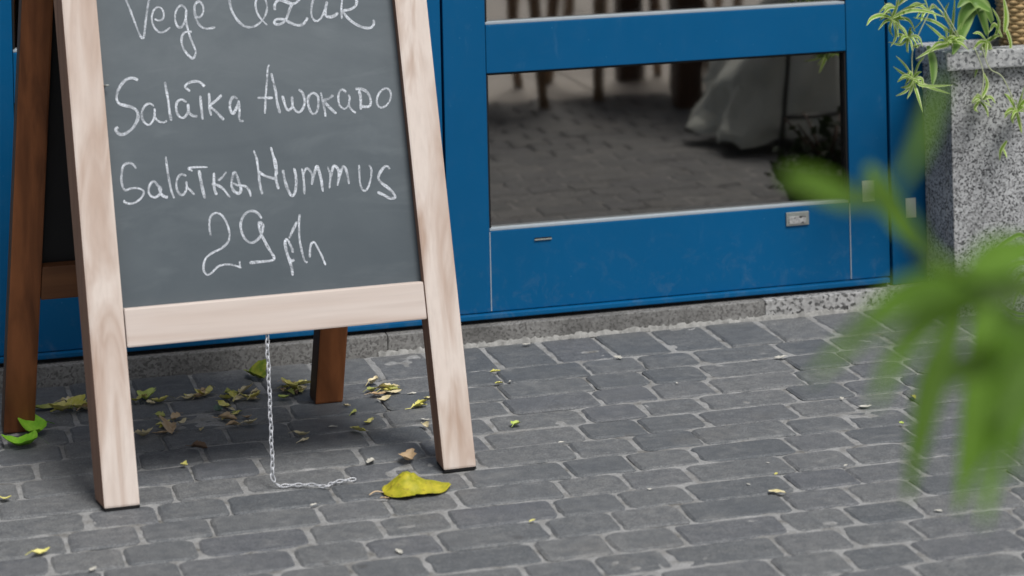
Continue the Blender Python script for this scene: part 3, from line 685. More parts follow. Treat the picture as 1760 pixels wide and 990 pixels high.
DEBRIS = [(0.282,4.407,47,'green'),
 (0.315,4.467,39,'green'),
 (0.678,4.82,29,'lime'),
 (0.744,4.697,44,'moss'),
 (0.705,4.604,32,'dry'),
 (0.683,4.579,30,'yellow'),
 (0.345,4.621,38,'olive'),
 (0.368,4.597,32,'yellow'),
 (0.397,4.606,38,'yellow'),
 (0.416,4.588,23,'dry'),
 (0.386,4.653,21,'dry'),
 (0.525,4.62,28,'lime'),
 (0.508,4.614,19,'yellow'),
 (0.545,4.601,17,'dry'),
 (0.62,4.602,30,'dry'),
 (0.634,4.613,28,'yellow'),
 (0.6,4.597,17,'dry'),
 (0.658,4.525,28,'yellow'),
 (0.667,4.499,19,'dry'),
 (0.711,4.562,26,'yellow'),
 (0.548,4.414,45,'tan'),
 (0.527,4.396,23,'tan'),
 (0.562,4.475,25,'tan'),
 (0.537,4.492,17,'olive'),
 (0.496,4.392,25,'dry'),
 (0.596,4.393,12,'dry'),
 (0.643,4.496,21,'dark'),
 (0.651,4.444,27,'tan'),
 (0.685,4.402,21,'dry'),
 (0.654,4.402,19,'tan'),
 (0.542,4.2,14,'yellow'),
 (0.578,4.289,24,'brown'),
 (0.795,4.604,39,'yellow'),
 (0.817,4.617,26,'yellow'),
 (0.77,4.541,15,'lime'),
 (0.796,4.571,19,'brown'),
 (0.945,4.579,24,'dry'),
 (0.966,4.535,30,'dry'),
 (0.969,4.506,24,'dry'),
 (0.942,4.464,21,'dry'),
 (1.0,4.49,17,'white'),
 (0.999,4.416,25,'yellow'),
 (1.022,4.451,13,'yellow'),
 (0.873,4.407,19,'olive'),
 (0.886,4.338,19,'yellow'),
 (0.859,4.297,27,'yellow'),
 (0.76,4.303,20,'dry'),
 (0.759,4.271,16,'dry'),
 (0.988,4.321,14,'white'),
 (0.976,4.281,18,'dry'),
 (0.844,4.118,18,'white'),
 (0.906,4.103,31,'tan'),
 (0.825,3.922,15,'tan'),
 (0.87,4.45,11,'dry'),
 (0.822,4.335,12,'white'),
 (1.183,4.578,18,'yellow'),
 (1.169,4.499,15,'yellow'),
 (1.192,4.507,10,'white'),
 (1.13,4.238,21,'lime'),
 (1.179,4.113,13,'white'),
 (0.794,3.674,21,'white'),
 (0.713,3.93,17,'white'),
 (0.274,3.84,26,'yellow'),
 (0.342,3.746,16,'white'),
 (0.238,4.124,17,'yellow'),
 (1.43,3.746,26,'cream'),
 (1.461,3.832,10,'yellow'),
 (1.749,4.134,23,'white'),
 (1.73,4.195,15,'white'),
 (1.854,4.159,17,'yellow'),
 (1.727,4.49,25,'white'),
 (1.675,4.491,10,'white'),
 (1.471,3.893,7,'white'),
 (1.402,3.799,8,'white'),
 (1.587,3.836,10,'white'),
 (1.292,4.747,16,'white'),
 (1.431,4.593,20,'white'),
 (1.021,3.742,13,'yellow'),
 (1.769,4.019,10,'lime'),
 (1.634,3.581,13,'white'),
 (1.243,3.826,8,'white'),
 (1.483,4.391,8,'white'),
 (0.356,4.6,15,'yellow'),
 (0.397,4.613,12,'dry'),
 (0.415,4.622,15,'yellow'),
 (0.415,4.597,22,'tan'),
 (0.382,4.604,17,'olive'),
 (0.413,4.6,18,'dry'),
 (0.413,4.616,20,'yellow'),
 (0.531,4.587,15,'dry'),
 (0.523,4.637,22,'tan'),
 (0.549,4.594,23,'yellow'),
 (0.605,4.604,17,'yellow'),
 (0.638,4.612,15,'yellow'),
 (0.617,4.606,16,'dry'),
 (0.626,4.625,15,'yellow'),
 (0.629,4.633,16,'tan'),
 (0.622,4.601,21,'tan'),
 (0.666,4.573,15,'yellow'),
 (0.715,4.555,19,'dry'),
 (0.714,4.553,19,'dry'),
 (0.666,4.571,18,'yellow'),
 (0.723,4.588,19,'dry'),
 (0.676,4.609,19,'olive'),
 (0.688,4.558,23,'dry'),
 (0.69,4.596,19,'olive'),
 (0.72,4.565,23,'yellow'),
 (0.794,4.627,20,'tan'),
 (0.786,4.569,22,'olive'),
 (0.802,4.586,16,'olive'),
 (0.812,4.579,17,'dry'),
 (0.788,4.608,17,'yellow'),
 (0.777,4.59,14,'tan'),
 (0.802,4.576,19,'yellow'),
 (0.538,4.442,20,'yellow'),
 (0.535,4.437,13,'yellow'),
 (0.569,4.446,17,'dry'),
 (0.533,4.447,15,'yellow'),
 (0.934,4.53,16,'olive'),
 (0.941,4.502,22,'tan'),
 (0.973,4.519,20,'olive'),
 (0.96,4.522,19,'yellow'),
 (0.961,4.517,14,'olive'),
 (0.668,4.467,16,'yellow'),
 (0.647,4.453,19,'yellow'),
 (0.685,4.439,13,'tan'),
 (0.673,4.477,14,'olive'),
 (1.021,4.447,18,'dry'),
 (0.994,4.404,23,'yellow')]

# ================================================================== SETTING
DOOR_Y = 4.810          # front plane of the doors
WALL_Y = 4.785          # front of the stone threshold

bm = bmesh.new(); box(bm, (-150, -150, -0.30), (150, 150, -0.060))
tag(obj('ground', mesh_of(bm, 'ground'), M['ground']), kind='structure')

# bed of pale jointing sand that carries the pavers
bm = bmesh.new(); box(bm, (-3.0, 2.150, -0.050), (7.0, WALL_Y, -0.0105))
NX, NY = 330, 210
grid = []
for j in range(NY + 1):
    row = []
    for i in range(NX + 1):
        gx = -0.1 + i * 0.0085; gy = 3.0 + j * (WALL_Y - 0.001 - 3.0) / NY
        hgt = -0.0032 + 0.0026 * noise.noise((gx * 9, gy * 9, 0.3)) + 0.0022 * noise.noise((gx * 40, gy * 40, 4.1))
        edge = min(i, j, NX - i, NY - j)
        row.append(bm.verts.new((gx, gy, -0.012 if edge == 0 else min(hgt, -0.0007))))
    grid.append(row)
for j in range(NY):
    for i in range(NX):
        bm.faces.new((grid[j][i], grid[j][i + 1], grid[j + 1][i + 1], grid[j + 1][i]))
pavement = tag(obj('pavement', mesh_of(bm, 'pavement'), M['sand']), kind='structure')

# pale terrace beyond (only the glass sees it)
bm = bmesh.new()
box(bm, (-3.0, -6.0, -0.050), (7.0, 2.146, -0.008))
terrace = tag(obj('terrace', mesh_of(bm, 'terrace'), M['sand']), kind='structure')
slab_me = None
for iy in range(10):
    for ix in range(16):
        x0 = -1.2 + ix * 0.505; y0 = 2.14 - (iy + 1) * 0.505
        if slab_me is None:
            bm = bmesh.new(); box(bm, (0, 0, -0.04), (0.497, 0.497, 0.0), 0.004, 1)
            slab_me = mesh_of(bm, 'slab'); slab_me.materials.append(M['slab'])
        s = bpy.data.objects.new('slab', slab_me); COL.objects.link(s); s.parent = terrace; s.location = (x0, y0, 0)

# --- pavers
def paver_verts(w, d, r=0.016, ch=0.0035, jit=0.0, depth=0.04, n=3, rng=random):
    """rounded rectangle block, returns verts and faces, centred"""
    out = []
    for (sx, sy, a0) in ((1, 1, 0), (-1, 1, 90), (-1, -1, 180), (1, -1, 270)):
        rr = r * rng.uniform(0.55, 1.35)
        cx = sx * (w / 2 - rr); cy = sy * (d / 2 - rr)
        for k in range(n):
            a = math.radians(a0 + 90 * k / (n - 1))
            out.append((cx + rr * math.cos(a) + rng.uniform(-jit, jit), cy + rr * math.sin(a) + rng.uniform(-jit, jit)))
    N = len(out)
    vs = [(x, y, -depth) for x, y in out] + [(x, y, -ch) for x, y in out]
    for x, y in out:
        L = math.hypot(x, y); vs.append((x * (1 - ch * 1.6 / max(abs(x), .02)) , y * (1 - ch * 1.6 / max(abs(y), .02)), 0.0))
    fs = []
    for a in range(2):
        for k in range(N):
            fs.append((a * N + k, a * N + (k + 1) % N, (a + 1) * N + (k + 1) % N, (a + 1) * N + k))
    fs.append(tuple(range(2 * N, 3 * N)))
    return vs, fs

ROW_Y = [4.604, 4.504, 4.406, 4.309, 4.214, 4.120, 4.0265, 3.934, 3.842, 3.751, 3.660, 3.569]
while ROW_Y[-1] > 2.16: ROW_Y.append(ROW_Y[-1] - 0.0912)
ROW_X = [1.356, 1.335, 1.317, 1.264, 1.230, 1.187, 1.149, 1.110, 1.075, 1.036, 0.995, 0.950]
while len(ROW_X) < len(ROW_Y): ROW_X.append(ROW_X[-1] - 0.0385)
WIDTHS = (0.111, 0.113, 0.172)
JOINT = 0.0054

rng = random.Random(5)
cells = []      # (cx, cy, w, d, key)
x = 1.205 - 0.1157 * 36
while x < 6.8:
    cells.append((x + 0.0578, (4.604 + 4.778) / 2, 0.1157 - 0.008, 0.174 - 0.006, 'soldier')); x += 0.1157
for i in range(len(ROW_Y) - 1):
    yt, yb = ROW_Y[i], ROW_Y[i + 1]
    x = ROW_X[i] - 0.396 * 10
    k = 0
    while x < 6.8:
        w = WIDTHS[k % 3]
        cells.append((x + w / 2, (yt + yb) / 2, w - JOINT, (yt - yb) - JOINT * 0.95, k % 3))
        x += w; k += 1

CAMX = (0.96470797, -0.26241460, -0.02184272); CAMF = (0.26247722, 0.96493819, 0.0)
def in_view(cx, cy):
    """ground point inside the photographed field (world-space test)"""
    px, py, pz = cx, cy, -1.30
    d = CAMF[0] * px + CAMF[1] * py
    if d < 1: return False
    r = (CAMX[0] * px + CAMX[1] * py + CAMX[2] * pz) / d
    dn = (-0.02107688 * px + 0.00573322 * py - 0.99976142 * pz) / d
    return abs(r) < 0.222 and dn < 0.377

variants = {}
near, far = [], []
for c in cells: (near if in_view(c[0], c[1]) else far).append(c)
near.sort(key=lambda c: c[1])
if len(near) > 300: far += near[300:]; near = near[:300]
for (cx, cy, w, d, key) in near:
    kk = (key, round(d, 3))
    if kk not in variants:
        variants[kk] = []
        for v in range(4):
            vs, fs = paver_verts(w, d, 0.005 if key == 'soldier' else 0.0125, 0.0030, 0.0014, n=4, rng=rng)
            me = bpy.data.meshes.new('paver'); me.from_pydata(vs, [], fs); me.update(); me.materials.append(M['paver'])
            variants[kk].append(me)
    p = bpy.data.objects.new('paver', rng.choice(variants[kk])); COL.objects.link(p); p.parent = pavement
    p.location = (cx + rng.uniform(-.0012, .0012), cy + rng.uniform(-.0010, .0010), rng.uniform(-0.0016, 0.0008))
    p.rotation_euler = (math.radians(rng.uniform(-.45, .45)), math.radians(rng.uniform(-.35, .35)), math.radians(rng.uniform(-.5, .5)))
V, Fc = [], []
for (cx, cy, w, d, key) in far:
    vs, fs = paver_verts(w, d, 0.005 if key == 'soldier' else 0.0125, 0.0030, 0.0014, n=4, rng=rng)
    o = len(V); dz = rng.uniform(-.002, .0005); tx, ty = rng.uniform(-.01, .01), rng.uniform(-.01, .01)
    V += [(a + cx, b + cy, c + dz + a * tx + b * ty) for a, b, c in vs]; Fc += [tuple(i + o for i in f) for f in fs]
me = bpy.data.meshes.new('paver_field'); me.from_pydata(V, [], Fc); me.update()
tag(obj('paver_field', me, M['paver'], pavement), kind='stuff')

# ragged line of pale mortar along the threshold
bm = bmesh.new()
rng = random.Random(9)
xs = [1.00 + i * 0.005 for i in range(250)]
prev = None
for xx in xs:
    w = 0.0035 + 0.007 * noise.noise((xx * 40, 3, 1)) + 0.004 * rng.random()
    h = 0.001 + 0.003 * max(0, noise.noise((xx * 25, 7, 2)) + .3)
    a = bm.verts.new((xx, WALL_Y - max(.003, w), -0.004)); b = bm.verts.new((xx, WALL_Y - max(.003, w) * .5, h)); c = bm.verts.new((xx, WALL_Y - 0.0005, h + 0.006 * rng.random()))
    if prev:
        bm.faces.new((prev[0], a, b, prev[1])); bm.faces.new((prev[1], b, c, prev[2]))
    prev = (a, b, c)
tag(obj('mortar_joint', mesh_of(bm, 'mortar_joint'), M['mortar'], pavement))

# threshold stones under the doors
thr = tag(empty('threshold', (1.0, WALL_Y, 0)), kind='structure')
for x0, x1, mt in ((-1.20, 0.3193, 'sill_grey'), (0.3205, 1.0193, 'sill_grey'), (1.0205, 1.8093, 'sill_grey'), (1.8105, 2.60, 'sill_light'), (2.6012, 4.2, 'sill_light')):
    bm = bmesh.new(); box(bm, (x0 - 1.0, 0, -0.05), (x1 - 1.0, 0.16, 0.0355), 0.002, 2)
    obj('threshold_stone', mesh_of(bm, 'threshold_stone'), M[mt], thr)

# room behind the glass
room = tag(empty('shop_interior', (1.2, 6.5, 0)), kind='structure')
box_obj('interior_floor', (-2.0, 4.96, -0.05), (5.0, 9.0, 0.020), M['intfloor'], room, base=(1.2, 6.5, 0))
box_obj('interior_wall', (-2.0, 9.0, 0.0), (5.0, 9.1, 3.0), M['wallpaint'], room, base=(1.2, 6.5, 0))
box_obj('interior_wall', (-2.1, 4.96, 0.0), (-2.0, 9.0, 3.0), M['wallpaint'], room, base=(1.2, 6.5, 0))
box_obj('interior_wall', (5.0, 4.96, 0.0), (5.1, 9.0, 3.0), M['wallpaint'], room, base=(1.2, 6.5, 0))
box_obj('interior_ceiling', (-2.1, 4.96, 3.0), (5.1, 9.1, 3.1), M['wallpaint'], room, base=(1.2, 6.5, 0))

# ================================================================== FACADE AND DOORS
fac = tag(empty('shop_front', (1.15, 4.86, 0)), 'shop front wall with blue posts and lintel around the double door', 'shop front')
FB = (1.15, 4.86, 0)
box_obj('post', (0.118, DOOR_Y - 0.002, 0.036), (0.196, 4.93, 2.28), M['blue'], fac, 0.004, FB)
box_obj('post', (2.104, DOOR_Y - 0.002, 0.036), (2.46, 4.93, 2.28), M['blue'], fac, 0.004, FB)
box_obj('lintel', (0.118, DOOR_Y - 0.002, 2.283), (2.46, 4.93, 2.42), M['blue'], fac, 0.004, FB)
box_obj('wall', (-6.0, 4.80, -0.02), (0.114, 5.05, 4.2), M['plaster'], fac, 0, FB)
box_obj('wall', (2.464, 4.80, -0.02), (9.0, 5.05, 4.2), M['plaster'], fac, 0, FB)
box_obj('wall', (0.1141, 4.80, 2.424), (2.4639, 5.05, 4.2), M['plaster'], fac, 0, FB)

def door(x0, x1, label):
    """glazed leaf: stiles, rails, kick panel, beads and panes"""
    base = (x0, DOOR_Y, 0.036)
    t = tag(empty('door', base), label, 'door')
    y0, y1 = DOOR_Y, DOOR_Y + 0.045
    sw = 0.0875
    gx0, gx1 = x0 + sw, x1 - sw
    def part(name, lo, hi, mat='blue', bev=0.0015):
        return box_obj(name, lo, hi, M[mat], t, bev, base)
    part('stile', (x0, y0, 0.056), (gx0 - 0.0006, y1, 2.275))
    part('stile', (gx1 + 0.0006, y0, 0.056), (x1, y1, 2.275))
    part('bottom_rail', (gx0 + .0004, y0 + 0.0012, 0.056), (gx1 - .0004, y1, 0.2165))
    part('middle_rail', (gx0 + .0004, y0 + 0.0008, 0.532), (gx1 - .0004, y1, 0.6285))
    part('upper_rail', (gx0 + .0004, y0 + 0.0008, 1.38), (gx1 - .0004, y1, 1.475))
    part('top_rail', (gx0 + .0004, y0 + 0.0008, 2.18), (gx1 - .0004, y1, 2.275))
    part('drip_bar', (x0 + .004, y0 - 0.010, 0.0445), (x1 - .004, y0 + 0.030, 0.0545), 'blue', 0.002)
    part('bottom_seal', (x0 + .006, y0 + 0.004, 0.0368), (x1 - .006, y0 + 0.036, 0.0444), 'rubber', 0)
    # thin pale line where the bottom rail butts the stiles
    for xx in (gx0, gx1):
        part('seam', (xx - 0.0009, y0 - 0.0005, 0.058), (xx + 0.0009, y0 + 0.0010, 0.2155), 'bead', 0)
    for z0, z1 in ((0.2165, 0.532), (0.6285, 1.38), (1.475, 2.18)):
        part('glass_pane', (gx0 + .001, y0 + 0.017, z0 + .001), (gx1 - .001, y0 + 0.021, z1 - .001), 'glass', 0)
        part('glazing_bead', (gx0 + 0.0005, y0 + 0.003, z0 + 0.0004), (gx1 - 0.0005, y0 + 0.0168, z0 + 0.0058), 'bead', 0.001)
        part('glazing_bead', (gx0 + 0.0005, y0 + 0.004, z0 + 0.006), (gx0 + 0.004, y0 + 0.0168, z1 - 0.005), 'rubber', 0)
        part('glazing_bead', (gx1 - 0.004, y0 + 0.004, z0 + 0.006), (gx1 - 0.0005, y0 + 0.0168, z1 - 0.005), 'rubber', 0)
        part('glazing_bead', (gx0 + 0.0005, y0 + 0.005, z1 - 0.0045), (gx1 - 0.0005, y0 + 0.0168, z1 - 0.0004), 'rubber', 0)
        part('inner_bead', (gx0 + 0.0005, y0 + 0.0212, z0 + 0.0004), (gx1 - 0.0005, y0 + 0.040, z0 + 0.010), 'blue', 0)
    return t, base, part

dl, bl, pl = door(0.2235, 1.1455, 'left leaf of the blue glazed double door, mostly behind the chalkboard sign')
dr, br, pr = door(1.1505, 2.0985, 'right leaf of the blue glazed double door beside the granite planter')
# small fittings on the right leaf
pr('drain_slot', (1.330, DOOR_Y - 0.0018, 0.1915), (1.366, DOOR_Y + 0.0014, 0.1945), 'plate', 0.0008)
k = pr('drain_slot', (1.331, DOOR_Y - 0.0012, 0.1946), (1.365, DOOR_Y + 0.0014, 0.1966), 'rubber', 0)
lk = pr('floor_bolt_plate', (1.869, DOOR_Y - 0.0030, 0.1785), (1.919, DOOR_Y + 0.0014, 0.2065), 'plate', 0.0015)
bm = bmesh.new(); box(bm, Vector((1.874, DOOR_Y - 0.0042, 0.1825)) - Vector(br), Vector((1.912, DOOR_Y - 0.0026, 0.198)) - Vector(br), 0.001)
o = obj('keyhole_cover', mesh_of(bm, 'keyhole_cover'), M['sill_light'], lk)
pr('sticker', (2.040, DOOR_Y - 0.0012, 0.217), (2.068, DOOR_Y + 0.0004, 0.259), 'cloth', 0)
box_obj('sticker', (2.135, DOOR_Y - 0.0035, 0.175), (2.158, DOOR_Y - 0.0018, 0.216), M['cloth'], fac, 0, FB)

# ================================================================== SANDWICH BOARD
SB = Vector((0.63, 4.25, 0))
sign = tag(empty('sandwich_board', SB), 'whitewashed wooden A-frame chalkboard sign with handwritten salad menu', 'chalkboard sign')
OF = Vector((0.387, 4.010, 0)); UF = Vector((1, .022, 0)); VF = Vector((-.048, .172, 1))
OR_ = Vector((0.262, 4.492, 0)); UR = Vector((1, -.012, 0)); VR = Vector((.048, -.200, 1))
NF = UF.cross(VF).normalized(); NF = NF if NF.y > 0 else -NF
NR = UR.cross(VR).normalized(); NR = NR if NR.y > 0 else -NR
H = 1.215

def leg(O, U, Vv, s0, s1, thick, nvec, mats, side_test, z0=0.0, bev=0.004):
    bm = bmesh.new()
    hexa(bm, O + U * s0 + Vv * z0 - SB, U * (s1 - s0), nvec * thick, Vv * (H - z0), bev, 2)
    bmesh.ops.recalc_face_normals(bm, faces=bm.faces)
    for f in bm.faces:
        f.material_index = 1 if side_test(f.normal) else 0
    return obj('leg', mesh_of(bm, 'leg'), mats, sign)

flat_y = Vector((0, 1, 0))
# front legs: whitewashed face, bare brown edges
side = lambda nrm: nrm.y > -0.72
tw = Vector((-0.17, 0.985, 0))
leg(OF, UF, VF, 0.0, 0.058, 0.056, tw, [M['wash_z'], M['wood_side']], side, 0.0038)
leg(OF, UF, VF, 0.5605, 0.6175, 0.056, flat_y, [M['wash_z'], M['wood_side']], side, 0.0038)
for s0, s1, nv in ((0.001, 0.057, tw), (0.5615, 0.6165, flat_y)):
    bm = bmesh.new(); hexa(bm, OF + UF * s0 + flat_y * 0.002 - SB, UF * (s1 - s0), nv * 0.052, Vector((0, 0, 0.0036)))
    obj('foot_slab', mesh_of(bm, 'foot_slab'), M['rubber'], sign)  # thin black slab closing the bottom of each front leg
def rail(name, O, U, Vv, s0, s1, t0, t1, off, thick, N, mats, bev=0.003):
    bm = bmesh.new()
    hexa(bm, O + U * s0 + Vv * t0 + N * off - SB, U * (s1 - s0), N * thick, Vv * (t1 - t0), bev, 2)
    return obj(name, mesh_of(bm, name), mats, sign)
rail('bottom_rail', OF, UF, VF, 0.0585, 0.5600, 0.2465, 0.3075, 0.0015, 0.050, NF, M['wash_x'])
rail('top_rail', OF, UF, VF, 0.0585, 0.5600, 1.150, 1.213, 0.0015, 0.050, NF, M['wash_x'])
panel = rail('chalkboard_panel', OF, UF, VF, 0.0570, 0.5615, 0.3060, 1.1515, 0.0200, 0.008, NF, M['board'], 0)

# rear frame: brown stained
rside = lambda nrm: nrm.x < -0.7  # left faces take a darker brown, their side shade painted in
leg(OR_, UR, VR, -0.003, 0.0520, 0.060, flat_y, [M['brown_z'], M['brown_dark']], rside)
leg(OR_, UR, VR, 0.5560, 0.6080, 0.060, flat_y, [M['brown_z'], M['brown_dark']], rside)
rail('bottom_rail', OR_, UR, VR, 0.0525, 0.5555, 0.2415, 0.3025, 0.002, 0.050, NR, M['brown_x'])
rail('top_rail', OR_, UR, VR, 0.0525, 0.5555, 1.150, 1.213, 0.002, 0.050, NR, M['brown_x'])
rail('rear_panel', OR_, UR, VR, 0.0515, 0.5565, 0.3010, 1.1515, 0.0200, 0.008, NR, M['board_back'], 0)
for s in (0.12, 0.46):      # hinges across the top
    bm = bmesh.new()
    c = OF + UF * s + VF * 1.222
    box(bm, c - SB + Vector((0, 0.0, -0.002)), c - SB + Vector((0.05, 0.07, 0.002)), 0.001)
    tube(bm, [c - SB + Vector((-.002, 0.035, 0.003)), c - SB + Vector((.052, 0.035, 0.003))], 0.004)
    obj('hinge', mesh_of(bm, 'hinge'), M['steel'], sign)

# bent nail at the left edge of the panel
bm = bmesh.new(); q = OF + UF * 0.0605 + VF * 0.662 - SB
tube(bm, [q + NF * 0.021, q + NF * 0.010, q + NF * 0.008 + UF * 0.006], 0.0016, 6)
obj('nail', mesh_of(bm, 'nail', True), M['plate'], sign)

# handwriting: thin chalk layers on the face of the panel
OCH = OF + NF * 0.0196
def chalk_line(strokes, seed, label):
    rg = random.Random(seed)
    bm = bmesh.new()
    for st in strokes:
        pts = spline([(a * 1e-4, b * 1e-4) for a, b in st], 7)
        n = len(pts); left = []; right = []
        base = rg.uniform(0.0015, 0.0023)
        for i, p in enumerate(pts):
            t = pts[min(i + 1, n - 1)] - pts[max(i - 1, 0)]
            if t.length < 1e-7: t = Vector((1, 0, 0))
            t.normalize(); nn = Vector((-t.y, t.x, 0))
            w = base * (1 + 0.40 * noise.noise((p.x * 70, p.y * 70, seed)))
            if i == 0 or i == n - 1: w *= 0.55
            off = -0.00022 - 0.00004 * (rg.random())
            for lst, sgn in ((left, 1), (right, -1)):
                q = p + nn * w * sgn
                lst.append(bm.verts.new(OCH + UF * q.x + VF * q.y + NF * off - SB))
        for i in range(n - 1):
            bm.faces.new((left[i], left[i + 1], right[i + 1], right[i]))
    me = bpy.data.meshes.new('chalk_writing'); bm.to_mesh(me); bm.free()
    o = obj('chalk_writing', me, M['chalk'], panel)
    o["label"] = label
chalk_line(CHALK['first'], 1, 'chalk line cut off at the top reading Vege Cezar')
chalk_line(CHALK['second'], 2, 'chalk line reading Salatka Awokado')
chalk_line(CHALK['third'], 3, 'chalk line reading Salatka Hummus')
chalk_line(CHALK['fourth'], 4, 'chalk line with the price 29 pln')

# chain hanging from the front rail and trailing on the paving
def chain_points():
    pts = [Vector((0.664, 4.068, 0.252 - i * 0.0098)) for i in range(25)]
    pts = [p + Vector((0.0005 * math.sin(i * 1.3), -0.030 * (i / 24) ** 1.0, 0)) for i, p in enumerate(pts)]
    g = [(0.664, 4.037, 0.006), (0.676, 4.034, 0.004), (0.700, 4.031, 0.004), (0.729, 4.021, 0.004), (0.746, 4.006, 0.004), (0.758, 4.020, 0.004), (0.775, 4.027, 0.004), (0.795, 4.028, 0.004)]
    s = spline(g, 20); acc = 0; last = s[0]; ground = []
    for p in s[1:]:
        acc += (p - last).length; last = p
        if acc >= 0.0098: ground.append(p.copy()); acc = 0
    s = spline([(0.664, 4.037, 0.004), (0.654, 4.034, 0.004), (0.645, 4.030, 0.004)], 8)
    return pts + ground
bm = bmesh.new()
cp = chain_points()
for i, p in enumerate(cp):
    t = (cp[min(i + 1, len(cp) - 1)] - cp[max(i - 1, 0)]).normalized()
    a = t.cross(Vector((0.3, 1, 0.1))).normalized(); b = t.cross(a)
    if i % 2: a = (a + b).normalized()
    else: a = (a - b).normalized()
    nrm = t.cross(a)
    ring = []
    for k in range(10):
        ang = k * 2 * math.pi / 10
        c = p + t * (0.0072 * math.cos(ang)) + a * ((0.0034 if i < 25 else 0.0026) * math.sin(ang))
        rd = (t * math.cos(ang) + a * math.sin(ang)).normalized()
        ring.append([bm.verts.new(c + (0.00105 if i < 25 else 0.0008) * (math.cos(q * 2 * math.pi / 5) * rd + math.sin(q * 2 * math.pi / 5) * nrm) - SB) for q in range(5)])
    for k in range(10):
        r0, r1 = ring[k], ring[(k + 1) % 10]
        for q in range(5):
            bm.faces.new((r0[q], r0[(q + 1) % 5], r1[(q + 1) % 5], r1[q]))
ch = obj('chain', mesh_of(bm, 'chain', True), M['steel'], sign)
ch["kind"] = 'stuff'

# ================================================================== PLANTER AND ITS PLANTS
PB = Vector((2.45, 4.73, 0))
pt = tag(empty('planter', PB), 'speckled grey granite planter box standing against the blue door frame', 'planter')
PX0, PX1, PY0, PY1 = 2.176, 2.76, 4.662, 4.798
bm = bmesh.new()
for lo, hi in (((PX0, PY0, -0.004), (PX1, PY0 + 0.03, 0.503)), ((PX0, PY1 - .02, -0.004), (PX1, PY1, 0.503)), ((PX0, PY0 + .0302, -.004), (PX0 + .03, PY1 - .0202, .503)), ((PX1 - .03, PY0 + .0302, -.004), (PX1, PY1 - .0202, .503))):
    box(bm, Vector(lo) - PB, Vector(hi) - PB, 0.003)
obj('body', mesh_of(bm, 'body'), M['granite'], pt)
bm = bmesh.new()
for lo, hi in (((PX0 - .016, PY0 - .020, .5034), (PX1 + .008, PY0 + 0.028, 0.541)), ((PX0 - .016, PY1 - .022, .5034), (PX1 + .008, PY1 + .0015, .541)), ((PX0 - .016, PY0 + .0282, .5034), (PX0 + .030, PY1 - .0222, .541)), ((PX1 - .03, PY0 + .0282, .5034), (PX1 + .008, PY1 - .0222, .541))):
    box(bm, Vector(lo) - PB, Vector(hi) - PB, 0.004)
obj('rim', mesh_of(bm, 'rim'), M['granite_rim'], pt)
box_obj('soil', (PX0 + .031, PY0 + .031, .30), (PX1 - .031, PY1 - .0225, .520), M['soil'], pt, 0, PB)

# wicker basket standing in the planter
WB = Vector((2.395, 4.735, 0.521))
bk = tag(empty('wicker_basket', WB), 'tan wicker basket standing in the granite planter among spider plant leaves', 'basket')
bm = bmesh.new()
R0 = 0.062
for lv in range(20):
    z = 0.004 + lv * 0.0085
    rr = R0 + 0.012 * (lv / 20)
    pts = [(rr * math.cos(a) + (0.003 if (k + lv) % 2 else -0.003) * math.cos(a), rr * 0.78 * math.sin(a) + (0.003 if (k + lv) % 2 else -0.003) * math.sin(a), z) for k, a in enumerate([2 * math.pi * j / 28 for j in range(29)])]
    tube(bm, pts, 0.0046, 5, False)
obj('weave', mesh_of(bm, 'weave', True), M['wicker'], bk)
bm = bmesh.new()
for j in range(14):
    a = 2 * math.pi * j / 14
    tube(bm, [(R0 * math.cos(a), R0 * .78 * math.sin(a), 0.0), ((R0 + .012) * math.cos(a), (R0 + .012) * .78 * math.sin(a), 0.185)], 0.003, 5)
obj('upright_canes', mesh_of(bm, 'upright_canes', True), M['wicker'], bk)
bm = bmesh.new()
tube(bm, [((R0 + .015) * math.cos(a), (R0 + .015) * .78 * math.sin(a), 0.183) for a in [2 * math.pi * j / 28 for j in range(29)]], 0.008, 6, False)
obj('rim', mesh_of(bm, 'rim', True), M['wicker'], bk)
bm = bmesh.new(); bmesh.ops.create_cone(bm, cap_ends=True, segments=20, radius1=R0 - .008, radius2=R0 + .002, depth=0.16, matrix=Matrix.Diagonal((1, .76, 1, 1)) @ Matrix.Translation((0, 0, .081)))
obj('soil', mesh_of(bm, 'soil'), M['soil'], bk)

def blade(name, pts, width, mat, parent, base, fold=0.35, seg=5, tipw=0.08, basew=0.45, peak=0.35, updir=None):
    """long leaf: a folded strip following pts, narrowing to both ends"""
    c = spline(pts, seg)
    n = len(c)
    verts = []; across = []
    side_prev = None
    for i, p in enumerate(c):
        t = (c[min(i + 1, n - 1)] - c[max(i - 1, 0)]).normalized()
        ref = updir or Vector((0.25, -0.85, 0.45))
        s = t.cross(ref)
        if s.length < 0.05: s = t.cross(Vector((1, 0, 0)))
        s.normalize()
        if side_prev is not None and s.dot(side_prev) < 0: s = -s
        side_prev = s
        nn = s.cross(t).normalized()
        u = i / (n - 1)
        if u < peak: w = basew + (1 - basew) * math.sin(u / peak * math.pi / 2)
        else: w = tipw + (1 - tipw) * math.cos((u - peak) / (1 - peak) * math.pi / 2) ** 0.8
        w *= width / 2
        for k, q in enumerate((-1, -0.5, 0, 0.5, 1)):
            verts.append(p + s * (w * q) + nn * (w * fold * (abs(q) ** 1.5)) - base)
            across.append(abs(q))
    faces = []
    for i in range(n - 1):
        for k in range(4):
            a = i * 5 + k
            faces.append((a, a + 1, a + 6, a + 5))
    me = bpy.data.meshes.new(name); me.from_pydata(verts, [], faces); me.update()
    at = me.attributes.new("across", 'FLOAT', 'POINT'); at.data.foreach_set("value", across)
    for p in me.polygons: p.use_smooth = True
    return obj(name, me, mat, parent)

